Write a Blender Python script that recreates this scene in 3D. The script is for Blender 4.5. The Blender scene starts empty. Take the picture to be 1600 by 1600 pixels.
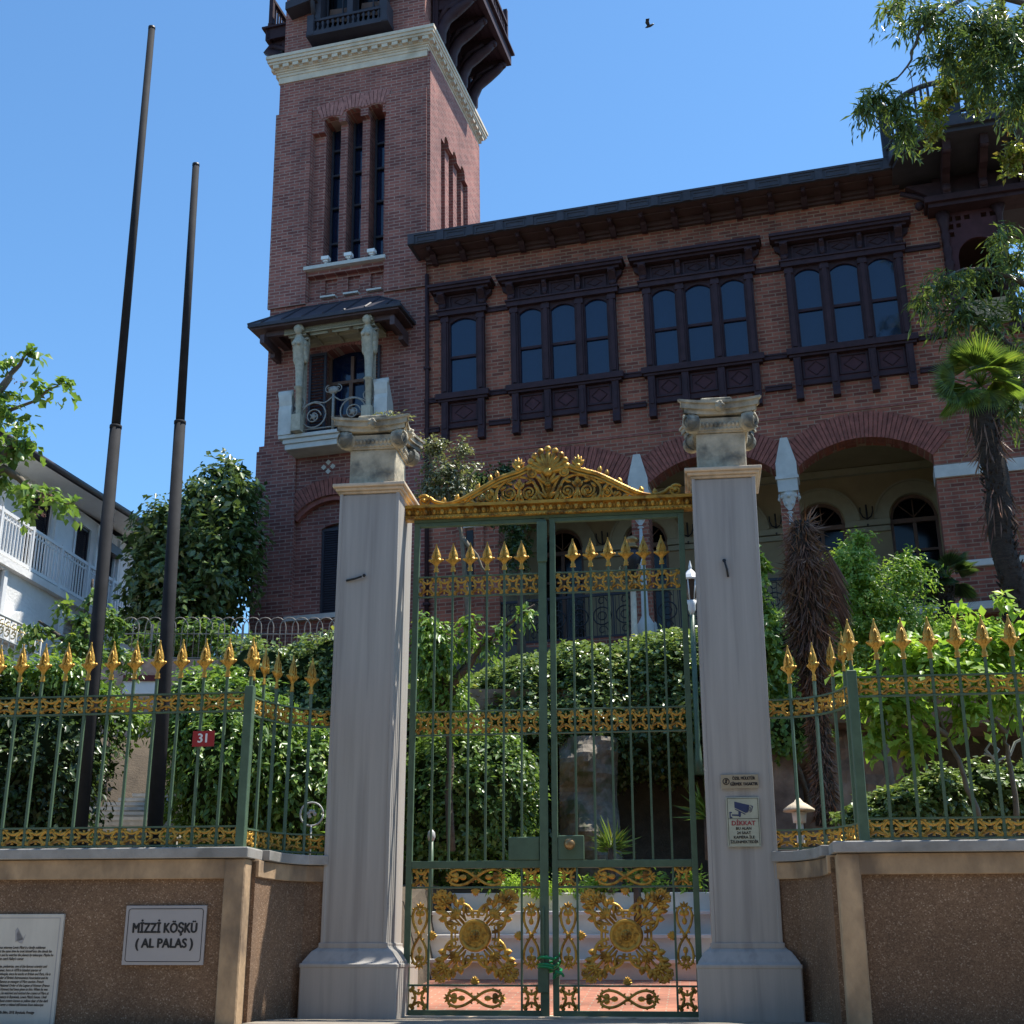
import bpy, math, random
import numpy as np
from math import sin, cos, pi, radians, sqrt, atan2
from mathutils import Vector, Matrix

# ------------------------------------------------------------------ camera, world, sun, exposure
SC = bpy.context.scene
FPX, PITCH, ROLL = 2072.2, .32194, .0011
cam_d = bpy.data.cameras.new("camera"); cam = bpy.data.objects.new("camera", cam_d)
SC.collection.objects.link(cam); SC.camera = cam
cam_d.sensor_width = 36.0; cam_d.lens = 36.0 * FPX / 1600.0; cam_d.clip_start = .1; cam_d.clip_end = 6000
FW = Vector((0, cos(PITCH), sin(PITCH))); U0 = Vector((0, -sin(PITCH), cos(PITCH))); X0 = Vector((1, 0, 0))
RT = X0 * cos(ROLL) + U0 * sin(ROLL); UP = U0 * cos(ROLL) - X0 * sin(ROLL)
CAM = Vector((0, 0, 1.6))
cam.matrix_world = Matrix(((RT.x, UP.x, -FW.x, CAM.x), (RT.y, UP.y, -FW.y, CAM.y), (RT.z, UP.z, -FW.z, CAM.z), (0, 0, 0, 1)))
SUN_AZ, SUN_EL = radians(74), radians(64)      # azimuth measured from +Y towards +X
w = bpy.data.worlds.new("World"); SC.world = w; w.use_nodes = True
nt = w.node_tree; bg = nt.nodes["Background"]
sky = nt.nodes.new("ShaderNodeTexSky"); sky.sky_type = 'NISHITA'; sky.sun_disc = False
sky.sun_elevation = SUN_EL; sky.sun_rotation = SUN_AZ; sky.altitude = 300; sky.air_density = 1.0; sky.dust_density = .35; sky.ozone_density = 3.0
tint = nt.nodes.new("ShaderNodeMixRGB"); tint.blend_type = 'MULTIPLY'; tint.inputs[0].default_value = 1; tint.inputs[2].default_value = (.665, .93, 1.04, 1)
nt.links.new(sky.outputs[0], tint.inputs[1]); nt.links.new(tint.outputs[0], bg.inputs[0]); bg.inputs[1].default_value = .15
sd = bpy.data.lights.new("sun", 'SUN'); sd.energy = 5.0; sd.angle = radians(.53); sd.color = (1, .95, .86)
sun = bpy.data.objects.new("sun", sd); SC.collection.objects.link(sun)
to_sun = Vector((sin(SUN_AZ) * cos(SUN_EL), cos(SUN_AZ) * cos(SUN_EL), sin(SUN_EL)))
sun.rotation_euler = to_sun.to_track_quat('Z', 'Y').to_euler(); sun.location = (20, 20, 40)
SC.view_settings.view_transform = 'Standard'; SC.view_settings.look = 'None'
SC.view_settings.exposure = .60; SC.view_settings.gamma = 1.0
SC.cycles.max_bounces = 8; SC.cycles.transparent_max_bounces = 12

# ------------------------------------------------------------------ frames
def at(px, py, Y):
    d = FW + RT * ((px - 800) / FPX) + UP * ((800 - py) / FPX)
    return CAM + d * (Y / d.y)
class Frame:
    def __init__(s, yaw, q, o):
        s.M = Matrix.Translation(Vector(o)) @ Matrix.Rotation(yaw, 4, 'Z') @ Matrix.Rotation(q, 4, 'Y')
        s.I = s.M.inverted()
    def w(s, *p): return s.M @ Vector(p)
    def loc(s, p): return s.I @ Vector(p)
    def uz(s, px, py, y=0):
        d = FW + RT * ((px - 800) / FPX) + UP * ((800 - py) / FPX)
        a = s.I @ CAM; b = (s.I @ (CAM + d)) - a; t = (y - a.y) / b.y
        p = a + b * t; return p.x, p.z
q_ = at(664, 800, 25.0)
BF = Frame(-.2663, -.0202, (q_.x, q_.y, 0))       # the mansion's facade: x right along it, y into it
g_ = at(852, 1590, 12.0)
GF = Frame(-.1346, 0, (g_.x, g_.y, g_.z))         # the gate
h_ = at(0, 794, 22.0)
WF = Frame(radians(82.7), 0, (h_.x, h_.y, 0))     # the white house next door
ID = Frame(0, 0, (0, 0, 0))
GZ = g_.z

# ------------------------------------------------------------------ mesh builder
class MB:
    def __init__(s): s.v = []; s.f = []; s.sm = []
    def add(s, vs, fs, smooth=False):
        n = len(s.v); s.v.extend([tuple(v) for v in vs]); s.f.extend([tuple(i + n for i in f) for f in fs]); s.sm.extend([smooth] * len(fs)); return s
    def box(s, x0, x1, y0, y1, z0, z1):
        return s.add([(x0, y0, z0), (x1, y0, z0), (x1, y1, z0), (x0, y1, z0), (x0, y0, z1), (x1, y0, z1), (x1, y1, z1), (x0, y1, z1)],
                     [(0, 3, 2, 1), (4, 5, 6, 7), (0, 1, 5, 4), (1, 2, 6, 5), (2, 3, 7, 6), (3, 0, 4, 7)])
    def cbox(s, x0, x1, y0, y1, z0, z1, c=.01):
        # box with chamfered vertical and top front edges
        p = [(x0 + c, y0), (x1 - c, y0), (x1, y0 + c), (x1, y1 - c), (x1 - c, y1), (x0 + c, y1), (x0, y1 - c), (x0, y0 + c)]
        vs = [(x, y, z0) for x, y in p] + [(x, y, z1 - c) for x, y in p]
        mx, my = (x0 + x1) / 2, (y0 + y1) / 2
        vs += [(x + (c if x < mx else -c), y + (c if y < my else -c), z1) for x, y in p]
        fs = [tuple(range(7, -1, -1)), tuple(range(16, 24))]
        for k in (0, 8):
            for i in range(8): j = (i + 1) % 8; fs.append((k + i, k + j, k + 8 + j, k + 8 + i))
        return s.add(vs, fs)
    def prism(s, poly, y0, y1):            # polygon in x,z extruded along y
        n = len(poly)
        a = sum(poly[i][0] * poly[(i + 1) % n][1] - poly[(i + 1) % n][0] * poly[i][1] for i in range(n))
        if a < 0: poly = poly[::-1]
        vs = [(x, y0, z) for x, z in poly] + [(x, y1, z) for x, z in poly]
        fs = [tuple(range(n)), tuple(range(2 * n - 1, n - 1, -1))]
        for i in range(n): j = (i + 1) % n; fs.append((j, i, n + i, n + j))
        return s.add(vs, fs)
    def prismx(s, poly, x0, x1):           # polygon in y,z extruded along x
        n = len(poly)
        vs = [(x0, y, z) for y, z in poly] + [(x1, y, z) for y, z in poly]
        fs = [tuple(range(n - 1, -1, -1)), tuple(range(n, 2 * n))]
        for i in range(n): j = (i + 1) % n; fs.append((i, j, n + j, n + i))
        return s.add(vs, fs)
    def prismz(s, poly, z0, z1):           # polygon in x,y extruded along z
        n = len(poly)
        a = sum(poly[i][0] * poly[(i + 1) % n][1] - poly[(i + 1) % n][0] * poly[i][1] for i in range(n))
        if a < 0: poly = poly[::-1]
        vs = [(x, y, z0) for x, y in poly] + [(x, y, z1) for x, y in poly]
        fs = [tuple(range(n - 1, -1, -1)), tuple(range(n, 2 * n))]
        for i in range(n): j = (i + 1) % n; fs.append((i, j, n + j, n + i))
        return s.add(vs, fs)
    def tube(s, pts, r, n=6, flat=1.0, caps=True, smooth=True):
        pts = [Vector(p) for p in pts]; m = len(pts)
        rs = r if isinstance(r, (list, tuple)) else [r] * m
        vs = []; prev = None
        for i, p in enumerate(pts):
            t = (pts[min(i + 1, m - 1)] - pts[max(i - 1, 0)])
            t = t.normalized() if t.length > 1e-9 else Vector((0, 0, 1))
            if prev is None:
                a = Vector((0, 1, 0)) if abs(t.y) < .9 else Vector((1, 0, 0))
            else: a = prev
            a = (a - t * a.dot(t))
            a = a.normalized() if a.length > 1e-6 else t.orthogonal().normalized()
            prev = a; b = t.cross(a)
            for k in range(n):
                g = 2 * pi * k / n
                vs.append(p + a * (cos(g) * rs[i] * flat) + b * (sin(g) * rs[i]))
        fs = []
        for i in range(m - 1):
            for k in range(n):
                l = (k + 1) % n; fs.append((i * n + k, i * n + l, (i + 1) * n + l, (i + 1) * n + k))
        if caps: fs.append(tuple(range(n - 1, -1, -1))); fs.append(tuple((m - 1) * n + k for k in range(n)))
        return s.add(vs, fs, smooth)
    def lathe(s, prof, c=(0, 0, 0), n=12, sy=1.0, sx=1.0, smooth=True, axis='z'):
        vs = []; c = Vector(c)
        for r, z in prof:
            for k in range(n):
                g = 2 * pi * k / n
                if axis == 'z': vs.append(c + Vector((cos(g) * r * sx, sin(g) * r * sy, z)))
                else: vs.append(c + Vector((cos(g) * r * sx, z, sin(g) * r * sy)))
        fs = []; m = len(prof)
        for i in range(m - 1):
            for k in range(n):
                l = (k + 1) % n; fs.append((i * n + k, i * n + l, (i + 1) * n + l, (i + 1) * n + k))
        fs.append(tuple(range(n - 1, -1, -1))); fs.append(tuple((m - 1) * n + k for k in range(n)))
        return s.add(vs, fs, smooth)
    def ball(s, c, rx, ry=None, rz=None, n=8, m=5):
        ry = rx if ry is None else ry; rz = rx if rz is None else rz
        c = Vector(c); vs = [c + Vector((0, 0, -rz))]
        for i in range(1, m):
            t = -pi / 2 + pi * i / m
            for k in range(n): g = 2 * pi * k / n; vs.append(c + Vector((cos(t) * cos(g) * rx, cos(t) * sin(g) * ry, sin(t) * rz)))
        vs.append(c + Vector((0, 0, rz))); fs = []
        for k in range(n): fs.append((0, 1 + (k + 1) % n, 1 + k))
        for i in range(m - 2):
            for k in range(n):
                l = (k + 1) % n; a = 1 + i * n; fs.append((a + k, a + l, a + n + l, a + n + k))
        e = len(vs) - 1; a = 1 + (m - 2) * n
        for k in range(n): fs.append((a + k, a + (k + 1) % n, e))
        return s.add(vs, fs, True)
    def leaf(s, x, z, ang, L, W, y=0.0, T=.012):   # flat relief leaf in the x,z plane, ridge raised towards -y
        d = (cos(ang), sin(ang)); p = (-d[1], d[0])
        prof = [(0, .25), (.25, .8), (.5, 1.0), (.75, .7), (1.0, 0.02)]
        vs = []
        for t, wd in prof:
            cx, cz = x + d[0] * L * t, z + d[1] * L * t; h = W * .5 * wd
            vs += [(cx - p[0] * h, y, cz - p[1] * h), (cx, y - T * (.4 + wd * .6), cz), (cx + p[0] * h, y, cz + p[1] * h), (cx, y + T * .6, cz)]
        fs = []
        for i in range(4):
            a = i * 4
            for k in range(4): l = (k + 1) % 4; fs.append((a + k, a + l, a + 4 + l, a + 4 + k))
        return s.add(vs, fs, True)
    def mesh(s, name, off=(0, 0, 0)):
        me = bpy.data.meshes.new(name); o = Vector(off)
        me.from_pydata([(v[0] - o.x, v[1] - o.y, v[2] - o.z) for v in s.v], [], s.f)
        if any(s.sm): me.polygons.foreach_set('use_smooth', s.sm)
        me.update(); return me

def spiral(cx, cz, r0, r1, a0, a1, n=14, y=0.0):
    return [(cx + (r0 + (r1 - r0) * i / n) * cos(a0 + (a1 - a0) * i / n), y, cz + (r0 + (r1 - r0) * i / n) * sin(a0 + (a1 - a0) * i / n)) for i in range(n + 1)]
def curve(pts, n=5, y=0.0):               # Catmull-Rom through x,z points
    P = [pts[0]] + list(pts) + [pts[-1]]; out = []
    for i in range(1, len(P) - 2):
        for k in range(n):
            t = k / n; a, b, c, d = P[i - 1], P[i], P[i + 1], P[i + 2]
            out.append(tuple(.5 * (2 * b[j] + (c[j] - a[j]) * t + (2 * a[j] - 5 * b[j] + 4 * c[j] - d[j]) * t * t + (3 * b[j] - a[j] - 3 * c[j] + d[j]) * t ** 3) for j in range(2)))
    out.append(tuple(pts[-1])); return [(x, y, z) for x, z in out]

# ------------------------------------------------------------------ scene objects
COL = SC.collection; BASE = {}
def tag(o, label=None, cat=None, group=None, kind=None):
    if label: o['label'] = label
    if cat: o['category'] = cat
    if group: o['group'] = group
    if kind: o['kind'] = kind
    return o
def root(name, label, cat, fr=ID, base=(0, 0, 0), group=None):
    o = bpy.data.objects.new(name, None); COL.objects.link(o); o.empty_display_size = .3
    o.matrix_world = fr.M @ Matrix.Translation(Vector(base)); BASE[o.name] = Vector(base)
    return tag(o, label, cat, group)
def setmat(me, m):
    me.materials.clear()
    me.materials.append(m)
def part(name, mb, m, parent, label=None, bevel=0):
    b = BASE[parent.name]; me = mb.mesh(name, b) if isinstance(mb, MB) else mb
    if m is not None: setmat(me, m)
    o = bpy.data.objects.new(name, me); COL.objects.link(o); o.parent = parent; BASE[o.name] = b
    if label: o['label'] = label
    if bevel:
        bm = o.modifiers.new('bevel', 'BEVEL'); bm.width = bevel; bm.segments = 2; bm.limit_method = 'ANGLE'
    return o
def inst(name, me, parent, loc, rotz=0, sc=(1, 1, 1)):
    b = BASE[parent.name]; o = bpy.data.objects.new(name, me); COL.objects.link(o); o.parent = parent
    o.location = Vector(loc) - b; o.rotation_euler = (0, 0, rotz); o.scale = sc; BASE[o.name] = Vector((0, 0, 0)); return o
def solo(name, mb, m, label=None, cat=None, fr=ID, base=(0, 0, 0), group=None, kind=None, bevel=0):
    me = mb.mesh(name, base) if isinstance(mb, MB) else mb
    setmat(me, m); o = bpy.data.objects.new(name, me); COL.objects.link(o)
    o.matrix_world = fr.M @ Matrix.Translation(Vector(base)); BASE[o.name] = Vector(base)
    if bevel:
        bm = o.modifiers.new('bevel', 'BEVEL'); bm.width = bevel; bm.segments = 2; bm.limit_method = 'ANGLE'
    return tag(o, label, cat, group, kind)
FONT_SHEAR = 0
def text_mb(txt, size, x, z, y, align='CENTER', shear=0, bold=0.0, thick=.001, fit=None):
    c = bpy.data.curves.new('txt', 'FONT'); c.body = txt; c.size = size; c.align_x = align; c.align_y = 'CENTER'; c.shear = shear
    c.extrude = thick; c.resolution_u = 3
    o = bpy.data.objects.new('txt', c); COL.objects.link(o)
    dg = bpy.context.evaluated_depsgraph_get(); me = bpy.data.meshes.new_from_object(o.evaluated_get(dg))
    w_ = max(v.co.x for v in me.vertices) - min(v.co.x for v in me.vertices); k = fit / w_ if fit else 1
    mb = MB()
    for j, (bx_, bz_) in enumerate([(0, 0)] + ([(-1, 0), (1, 0), (0, .7), (0, -.7)] if bold else [])):
        mb.add([(x + v.co.x * k + bx_ * bold, y - v.co.z - .00007 * j, z + v.co.y + bz_ * bold) for v in me.vertices], [tuple(p.vertices) for p in me.polygons])
    bpy.data.objects.remove(o); bpy.data.curves.remove(c); bpy.data.meshes.remove(me); return mb
def join(*ms):
    r = MB()
    for m in ms: r.add(m.v, m.f); r.sm[-len(m.f):] = m.sm
    return r

# ------------------------------------------------------------------ materials
def new_mat(name):
    m = bpy.data.materials.new(name); m.use_nodes = True; N = m.node_tree; return m, N, N.nodes["Principled BSDF"]
def rgb(c): return (c[0], c[1], c[2], 1)
def pm(name, col, rough=.6, metal=0, var=.25, scale=6.0, bump=0.0, bscale=40.0, spec=.5, col2=None, s2=1.2, a2=.5, stretch=(1, 1, 1)):
    m, N, B = new_mat(name); L = N.links
    tc = N.nodes.new("ShaderNodeTexCoord"); mp = N.nodes.new("ShaderNodeMapping"); mp.inputs['Scale'].default_value = stretch
    L.new(tc.outputs['Object'], mp.inputs[0])
    no = N.nodes.new("ShaderNodeTexNoise"); no.inputs['Scale'].default_value = scale; no.inputs['Detail'].default_value = 6; no.inputs['Roughness'].default_value = .65
    L.new(mp.outputs[0], no.inputs[0])
    cr = N.nodes.new("ShaderNodeValToRGB"); L.new(no.outputs[0], cr.inputs[0])
    cr.color_ramp.elements[0].position = .28; cr.color_ramp.elements[1].position = .72
    cr.color_ramp.elements[0].color = rgb([x * (1 - var) for x in col]); cr.color_ramp.elements[1].color = rgb([min(1, x * (1 + var)) for x in col])
    out = cr.outputs[0]
    if col2:
        n2 = N.nodes.new("ShaderNodeTexNoise"); n2.inputs['Scale'].default_value = s2; n2.inputs['Detail'].default_value = 5; L.new(mp.outputs[0], n2.inputs[0])
        r2 = N.nodes.new("ShaderNodeValToRGB"); r2.color_ramp.elements[0].position = a2; r2.color_ramp.elements[1].position = a2 + .16; L.new(n2.outputs[0], r2.inputs[0])
        mx = N.nodes.new("ShaderNodeMixRGB"); L.new(r2.outputs[0], mx.inputs[0]); L.new(out, mx.inputs[1]); mx.inputs[2].default_value = rgb(col2); out = mx.outputs[0]
    L.new(out, B.inputs['Base Color'])
    B.inputs['Roughness'].default_value = rough; B.inputs['Metallic'].default_value = metal; B.inputs['Specular IOR Level'].default_value = spec
    if bump:
        nb = N.nodes.new("ShaderNodeTexNoise"); nb.inputs['Scale'].default_value = bscale; nb.inputs['Detail'].default_value = 4; L.new(mp.outputs[0], nb.inputs[0])
        bp = N.nodes.new("ShaderNodeBump"); bp.inputs['Strength'].default_value = bump; bp.inputs['Distance'].default_value = .02
        L.new(nb.outputs[0], bp.inputs['Height']); L.new(bp.outputs[0], B.inputs['Normal'])
    return m
def brick_mat(name, c1, c2, mort, bw=.25, rh=.076, ms=.011, pale=None, palez=(0, 0), flat=False):
    m, N, B = new_mat(name); L = N.links
    tc = N.nodes.new("ShaderNodeTexCoord"); sp = N.nodes.new("ShaderNodeSeparateXYZ"); L.new(tc.outputs['Object'], sp.inputs[0])
    ns = N.nodes.new("ShaderNodeSeparateXYZ"); L.new(tc.outputs['Normal'], ns.inputs[0])
    ab = N.nodes.new("ShaderNodeMath"); ab.operation = 'ABSOLUTE'; L.new(ns.outputs[0], ab.inputs[0])
    gt = N.nodes.new("ShaderNodeMath"); gt.operation = 'GREATER_THAN'; L.new(ab.outputs[0], gt.inputs[0]); gt.inputs[1].default_value = .7
    mi = N.nodes.new("ShaderNodeMix"); mi.data_type = 'FLOAT'; L.new(gt.outputs[0], mi.inputs[0]); L.new(sp.outputs[0], mi.inputs[2]); L.new(sp.outputs[1], mi.inputs[3])
    cb = N.nodes.new("ShaderNodeCombineXYZ"); L.new(mi.outputs[0], cb.inputs[0]); L.new(sp.outputs[1 if flat else 2], cb.inputs[1])
    br = N.nodes.new("ShaderNodeTexBrick"); L.new(cb.outputs[0], br.inputs['Vector'])
    br.inputs['Scale'].default_value = 1; br.inputs['Brick Width'].default_value = bw; br.inputs['Row Height'].default_value = rh
    br.inputs['Mortar Size'].default_value = ms; br.inputs['Mortar Smooth'].default_value = .15; br.inputs['Bias'].default_value = -.1
    br.inputs['Color1'].default_value = rgb(c1); br.inputs['Color2'].default_value = rgb(c2); br.inputs['Mortar'].default_value = rgb(mort)
    no = N.nodes.new("ShaderNodeTexNoise"); no.inputs['Scale'].default_value = .8; no.inputs['Detail'].default_value = 7; no.inputs['Roughness'].default_value = .7; L.new(tc.outputs['Object'], no.inputs[0])
    cr = N.nodes.new("ShaderNodeValToRGB"); L.new(no.outputs[0], cr.inputs[0]); cr.color_ramp.elements[0].position = .3; cr.color_ramp.elements[1].position = .7
    cr.color_ramp.elements[0].color = (.72, .72, .74, 1); cr.color_ramp.elements[1].color = (1.18, 1.12, 1.08, 1)
    mx = N.nodes.new("ShaderNodeMixRGB"); mx.blend_type = 'MULTIPLY'; mx.inputs[0].default_value = 1; L.new(br.outputs[0], mx.inputs[1]); L.new(cr.outputs[0], mx.inputs[2])
    n7 = N.nodes.new("ShaderNodeTexNoise"); n7.inputs['Scale'].default_value = .35; n7.inputs['Detail'].default_value = 8; n7.inputs['Roughness'].default_value = .75; q7 = N.nodes.new("ShaderNodeMapping"); q7.inputs['Scale'].default_value = (2.2, 2.2, .5); L.new(tc.outputs['Object'], q7.inputs[0]); L.new(q7.outputs[0], n7.inputs[0])
    r7 = N.nodes.new("ShaderNodeValToRGB"); L.new(n7.outputs[0], r7.inputs[0]); r7.color_ramp.elements[0].position = .36; r7.color_ramp.elements[1].position = .58
    r7.color_ramp.elements[0].color = (.66, .66, .68, 1); r7.color_ramp.elements[1].color = (1.08, 1.05, 1.03, 1)
    m7 = N.nodes.new("ShaderNodeMixRGB"); m7.blend_type = 'MULTIPLY'; m7.inputs[0].default_value = 1; L.new(mx.outputs[0], m7.inputs[1]); L.new(r7.outputs[0], m7.inputs[2])
    out = m7.outputs[0]
    if pale:
        mr = N.nodes.new("ShaderNodeMapRange"); L.new(sp.outputs[2], mr.inputs[0]); mr.inputs[1].default_value = palez[0]; mr.inputs[2].default_value = palez[1]
        n3 = N.nodes.new("ShaderNodeTexNoise"); n3.inputs['Scale'].default_value = 2.5; n3.inputs['Detail'].default_value = 6; L.new(tc.outputs['Object'], n3.inputs[0])
        ml = N.nodes.new("ShaderNodeMath"); ml.operation = 'MULTIPLY'; m5 = N.nodes.new("ShaderNodeMath"); m5.operation = 'MULTIPLY'; m5.inputs[1].default_value = 1.35; L.new(n3.outputs[0], m5.inputs[0]); L.new(mr.outputs[0], ml.inputs[0]); L.new(m5.outputs[0], ml.inputs[1])
        mm = N.nodes.new("ShaderNodeMixRGB"); L.new(ml.outputs[0], mm.inputs[0]); L.new(out, mm.inputs[1]); mm.inputs[2].default_value = rgb(pale); out = mm.outputs[0]
    L.new(out, B.inputs['Base Color']); B.inputs['Roughness'].default_value = .85; B.inputs['Specular IOR Level'].default_value = .25
    bp = N.nodes.new("ShaderNodeBump"); bp.inputs['Strength'].default_value = .5; bp.inputs['Distance'].default_value = .012; bp.invert = True
    L.new(br.outputs[1], bp.inputs['Height']); L.new(bp.outputs[0], B.inputs['Normal'])
    return m
def leaf_mat(name, c_dark, c_light, trans=.45, rough=.35, hue2=None, f2=.08, spec=.5):
    m, N, B = new_mat(name); L = N.links
    ge = N.nodes.new("ShaderNodeNewGeometry"); cr = N.nodes.new("ShaderNodeValToRGB"); L.new(ge.outputs['Random Per Island'], cr.inputs[0])
    e = cr.color_ramp.elements; e[0].color = rgb(c_dark); e[1].color = rgb(c_light); e[0].position = 0; e[1].position = 1
    hue2 = hue2 or (min(1, c_light[0] * 1.5), c_light[1] * 1.08, c_light[2] * .8)
    if hue2:
        x = cr.color_ramp.elements.new(1 - f2); x.color = rgb(c_light); e[len(e) - 1].color = rgb(hue2)
    L.new(cr.outputs[0], B.inputs['Base Color']); B.inputs['Roughness'].default_value = rough; B.inputs['Specular IOR Level'].default_value = spec
    tr = N.nodes.new("ShaderNodeBsdfTranslucent"); g = N.nodes.new("ShaderNodeGamma"); g.inputs[1].default_value = .8; L.new(cr.outputs[0], g.inputs[0])
    mu = N.nodes.new("ShaderNodeMixRGB"); mu.blend_type = 'MULTIPLY'; mu.inputs[0].default_value = 1; L.new(g.outputs[0], mu.inputs[1]); mu.inputs[2].default_value = (1.0, 1.1, .45, 1)
    L.new(mu.outputs[0], tr.inputs[0]); mix = N.nodes.new("ShaderNodeMixShader"); mix.inputs[0].default_value = trans
    L.new(B.outputs[0], mix.inputs[1]); L.new(tr.outputs[0], mix.inputs[2]); L.new(mix.outputs[0], N.nodes["Material Output"].inputs[0])
    return m

M = {}
M['brick'] = brick_mat('brick_wall', (.41, .14, .092), (.17, .056, .044), (.35, .23, .165), pale=(.36, .30, .24), palez=(14.5, 14.95))
M['brick_tower'] = brick_mat('brick_tower', (.36, .14, .115), (.18, .066, .062), (.38, .26, .22))
M['vouss_pale'] = pm('brick_fan', (.38, .17, .145), .85, var=.4, scale=9, bump=.3)
M['vouss'] = pm('brick_voussoir', (.27, .088, .066), .85, var=.45, scale=9, bump=.3)
M['mortar'] = pm('mortar', (.24, .16, .13), .9, var=.2)
M['marble'] = pm('marble', (.42, .395, .36), .55, var=.12, scale=3, bump=.05, col2=(.33, .31, .285), s2=2.6, a2=.50, stretch=(4, 4, .16))
M['coping'] = pm('worn_coping', (.36, .34, .31), .6, var=.25, scale=5, bump=.15, col2=(.22, .21, .19), s2=2.5, a2=.5)
M['marble_white'] = pm('marble_white', (.56, .54, .50), .6, var=.14, scale=5)
M['cornice'] = pm('cornice_stone', (.68, .58, .45), .75, var=.15, scale=4, bump=.1, col2=(.50, .42, .31), s2=1.5, a2=.56)
M['oldstone'] = pm('weathered_stone', (.50, .44, .32), .85, var=.35, scale=7, bump=.5, bscale=30, col2=(.13, .13, .11), s2=4.5, a2=.47)
M['cream'] = pm('cream_stone', (.72, .58, .42), .8, var=.2, scale=8, bump=.2, col2=(.30, .25, .17), s2=4, a2=.55)
M['statue'] = pm('statue_plaster', (.44, .39, .30), .8, var=.25, scale=12, bump=.2)
M['wood'] = pm('dark_painted_timber', (.046, .024, .030), .62, var=.3, scale=5, spec=.22)
M['wood_panel'] = pm('maroon_panel', (.070, .028, .034), .6, var=.25, scale=5, spec=.22)
M['roof'] = pm('painted_metal', (.050, .047, .060), .55, var=.25, scale=3, spec=.3)
M['soffit'] = pm('soffit_boards', (.075, .04, .04), .6, var=.2)
M['brownwood'] = pm('brown_timber', (.17, .09, .06), .55, var=.2)
M['plaster'] = pm('loggia_plaster', (.36, .28, .17), .85, var=.12, scale=2)
M['trim'] = pm('loggia_trim', (.38, .34, .24), .8, var=.1)
M['iron'] = pm('dark_iron', (.03, .028, .035), .5, .3, var=.2)
M['iron_grey'] = pm('grey_iron', (.30, .27, .24), .6, .2, var=.25, scale=20)
M['green'] = pm('green_paint', (.085, .14, .085), .45, 0, var=.2, scale=9, bump=.05)
M['gold'] = pm('gold_paint', (.60, .345, .060), .42, .5, var=.22, scale=14, bump=.25, bscale=70, col2=(.24, .11, .018), s2=9, a2=.50)
M['goldpale'] = pm('pale_gold', (.75, .60, .30), .4, .5, var=.2)
M['pole'] = pm('pole_paint', (.030, .030, .032), .8, 0, var=.25, spec=.12)
M['white'] = pm('white_paint', (.78, .78, .77), .5, var=.05)
M['render'] = pm('white_render', (.80, .79, .77), .9, var=.10, scale=2, bump=.6, bscale=18)
M['shutter'] = pm('dark_shutter', (.035, .03, .04), .5, var=.2)
M['black'] = pm('black_paint', (.012, .012, .014), .5, var=.1)
M['dark'] = pm('dark_interior', (.012, .010, .010), .9, var=.1)  # near-black standing in for unlit depth in the slot and behind doors
M['pipe'] = pm('pale_pipe', (.45, .46, .43), .5, var=.1)
M['redpaint'] = pm('red_plate', (.36, .025, .025), .4, var=.06)
M['signgrey'] = pm('sign_metal', (.42, .40, .40), .45, .3, var=.06, scale=3)
M['paper'] = pm('board_marble', (.62, .58, .50), .45, var=.12, scale=5, stretch=(1, 1, .3))
M['signpale'] = pm('pale_plate', (.46, .47, .36), .5, var=.18, scale=7)
M['signtan'] = pm('tan_plate', (.40, .33, .22), .5, var=.15, scale=9)
M['navy'] = pm('navy_ink', (.035, .05, .12), .5, var=.05)
M['redink'] = pm('red_ink', (.34, .05, .06), .5, var=.05)
M['brass'] = pm('brass_knob', (.35, .22, .10), .35, .7, var=.15)
M['rock'] = pm('garden_rock', (.30, .20, .15), .95, var=.45, scale=2.6, bump=.9, bscale=9, col2=(.14, .09, .07), s2=1.4, a2=.5)
M['rockpale'] = pm('pale_rock', (.20, .17, .135), .95, var=.4, scale=9, bump=1, bscale=14, col2=(.09, .10, .055), s2=5, a2=.5)
M['stonewall'] = pm('rubble_wall', (.40, .30, .25), .95, var=.4, scale=4, bump=.9, bscale=9, col2=(.22, .17, .15), s2=3, a2=.5)
M['bark'] = pm('bark', (.10, .075, .055), .9, var=.35, scale=10, bump=.7)
M['twig'] = pm('twig_bark', (.16, .13, .09), .8, var=.3, scale=10)
M['palmbark'] = pm('palm_bark', (.05, .037, .028), .95, var=.6, scale=14, bump=1, stretch=(1, 1, 3))
M['fibre'] = pm('palm_fibre', (.17, .095, .06), .9, var=.6, scale=10)
M['soil'] = pm('soil', (.10, .075, .05), .95, var=.3, bump=.5)
M['asphalt'] = pm('pavement', (.28, .24, .19), .95, var=.2, scale=5, bump=.4)
M['steps'] = pm('step_marble', (.68, .65, .60), .55, var=.1, scale=3)
M['paving'] = brick_mat('clay_paving', (.48, .20, .13), (.38, .16, .11), (.42, .30, .22), bw=.2, rh=.1, ms=.008, flat=True)
M['lampglass'] = pm('lamp_glass', (.05, .03, .02), .1, var=.1)
def glass_mat(name, col, rough=.04, spec=.8):
    m, N, B = new_mat(name); L = N.links
    B.inputs['Base Color'].default_value = rgb(col); B.inputs['Roughness'].default_value = rough; B.inputs['Specular IOR Level'].default_value = spec
    tc = N.nodes.new("ShaderNodeTexCoord"); nb = N.nodes.new("ShaderNodeTexNoise"); nb.inputs['Scale'].default_value = 1.6; L.new(tc.outputs['Object'], nb.inputs[0])
    bp = N.nodes.new("ShaderNodeBump"); bp.inputs['Strength'].default_value = .08; bp.inputs['Distance'].default_value = .05; L.new(nb.outputs[0], bp.inputs['Height']); L.new(bp.outputs[0], B.inputs['Normal'])
    return m
M['glass'] = glass_mat('window_glass', (.004, .014, .045), .05, .75)
M['darkglass'] = glass_mat('dark_glass', (.004, .004, .006), .1, .3)
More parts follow.
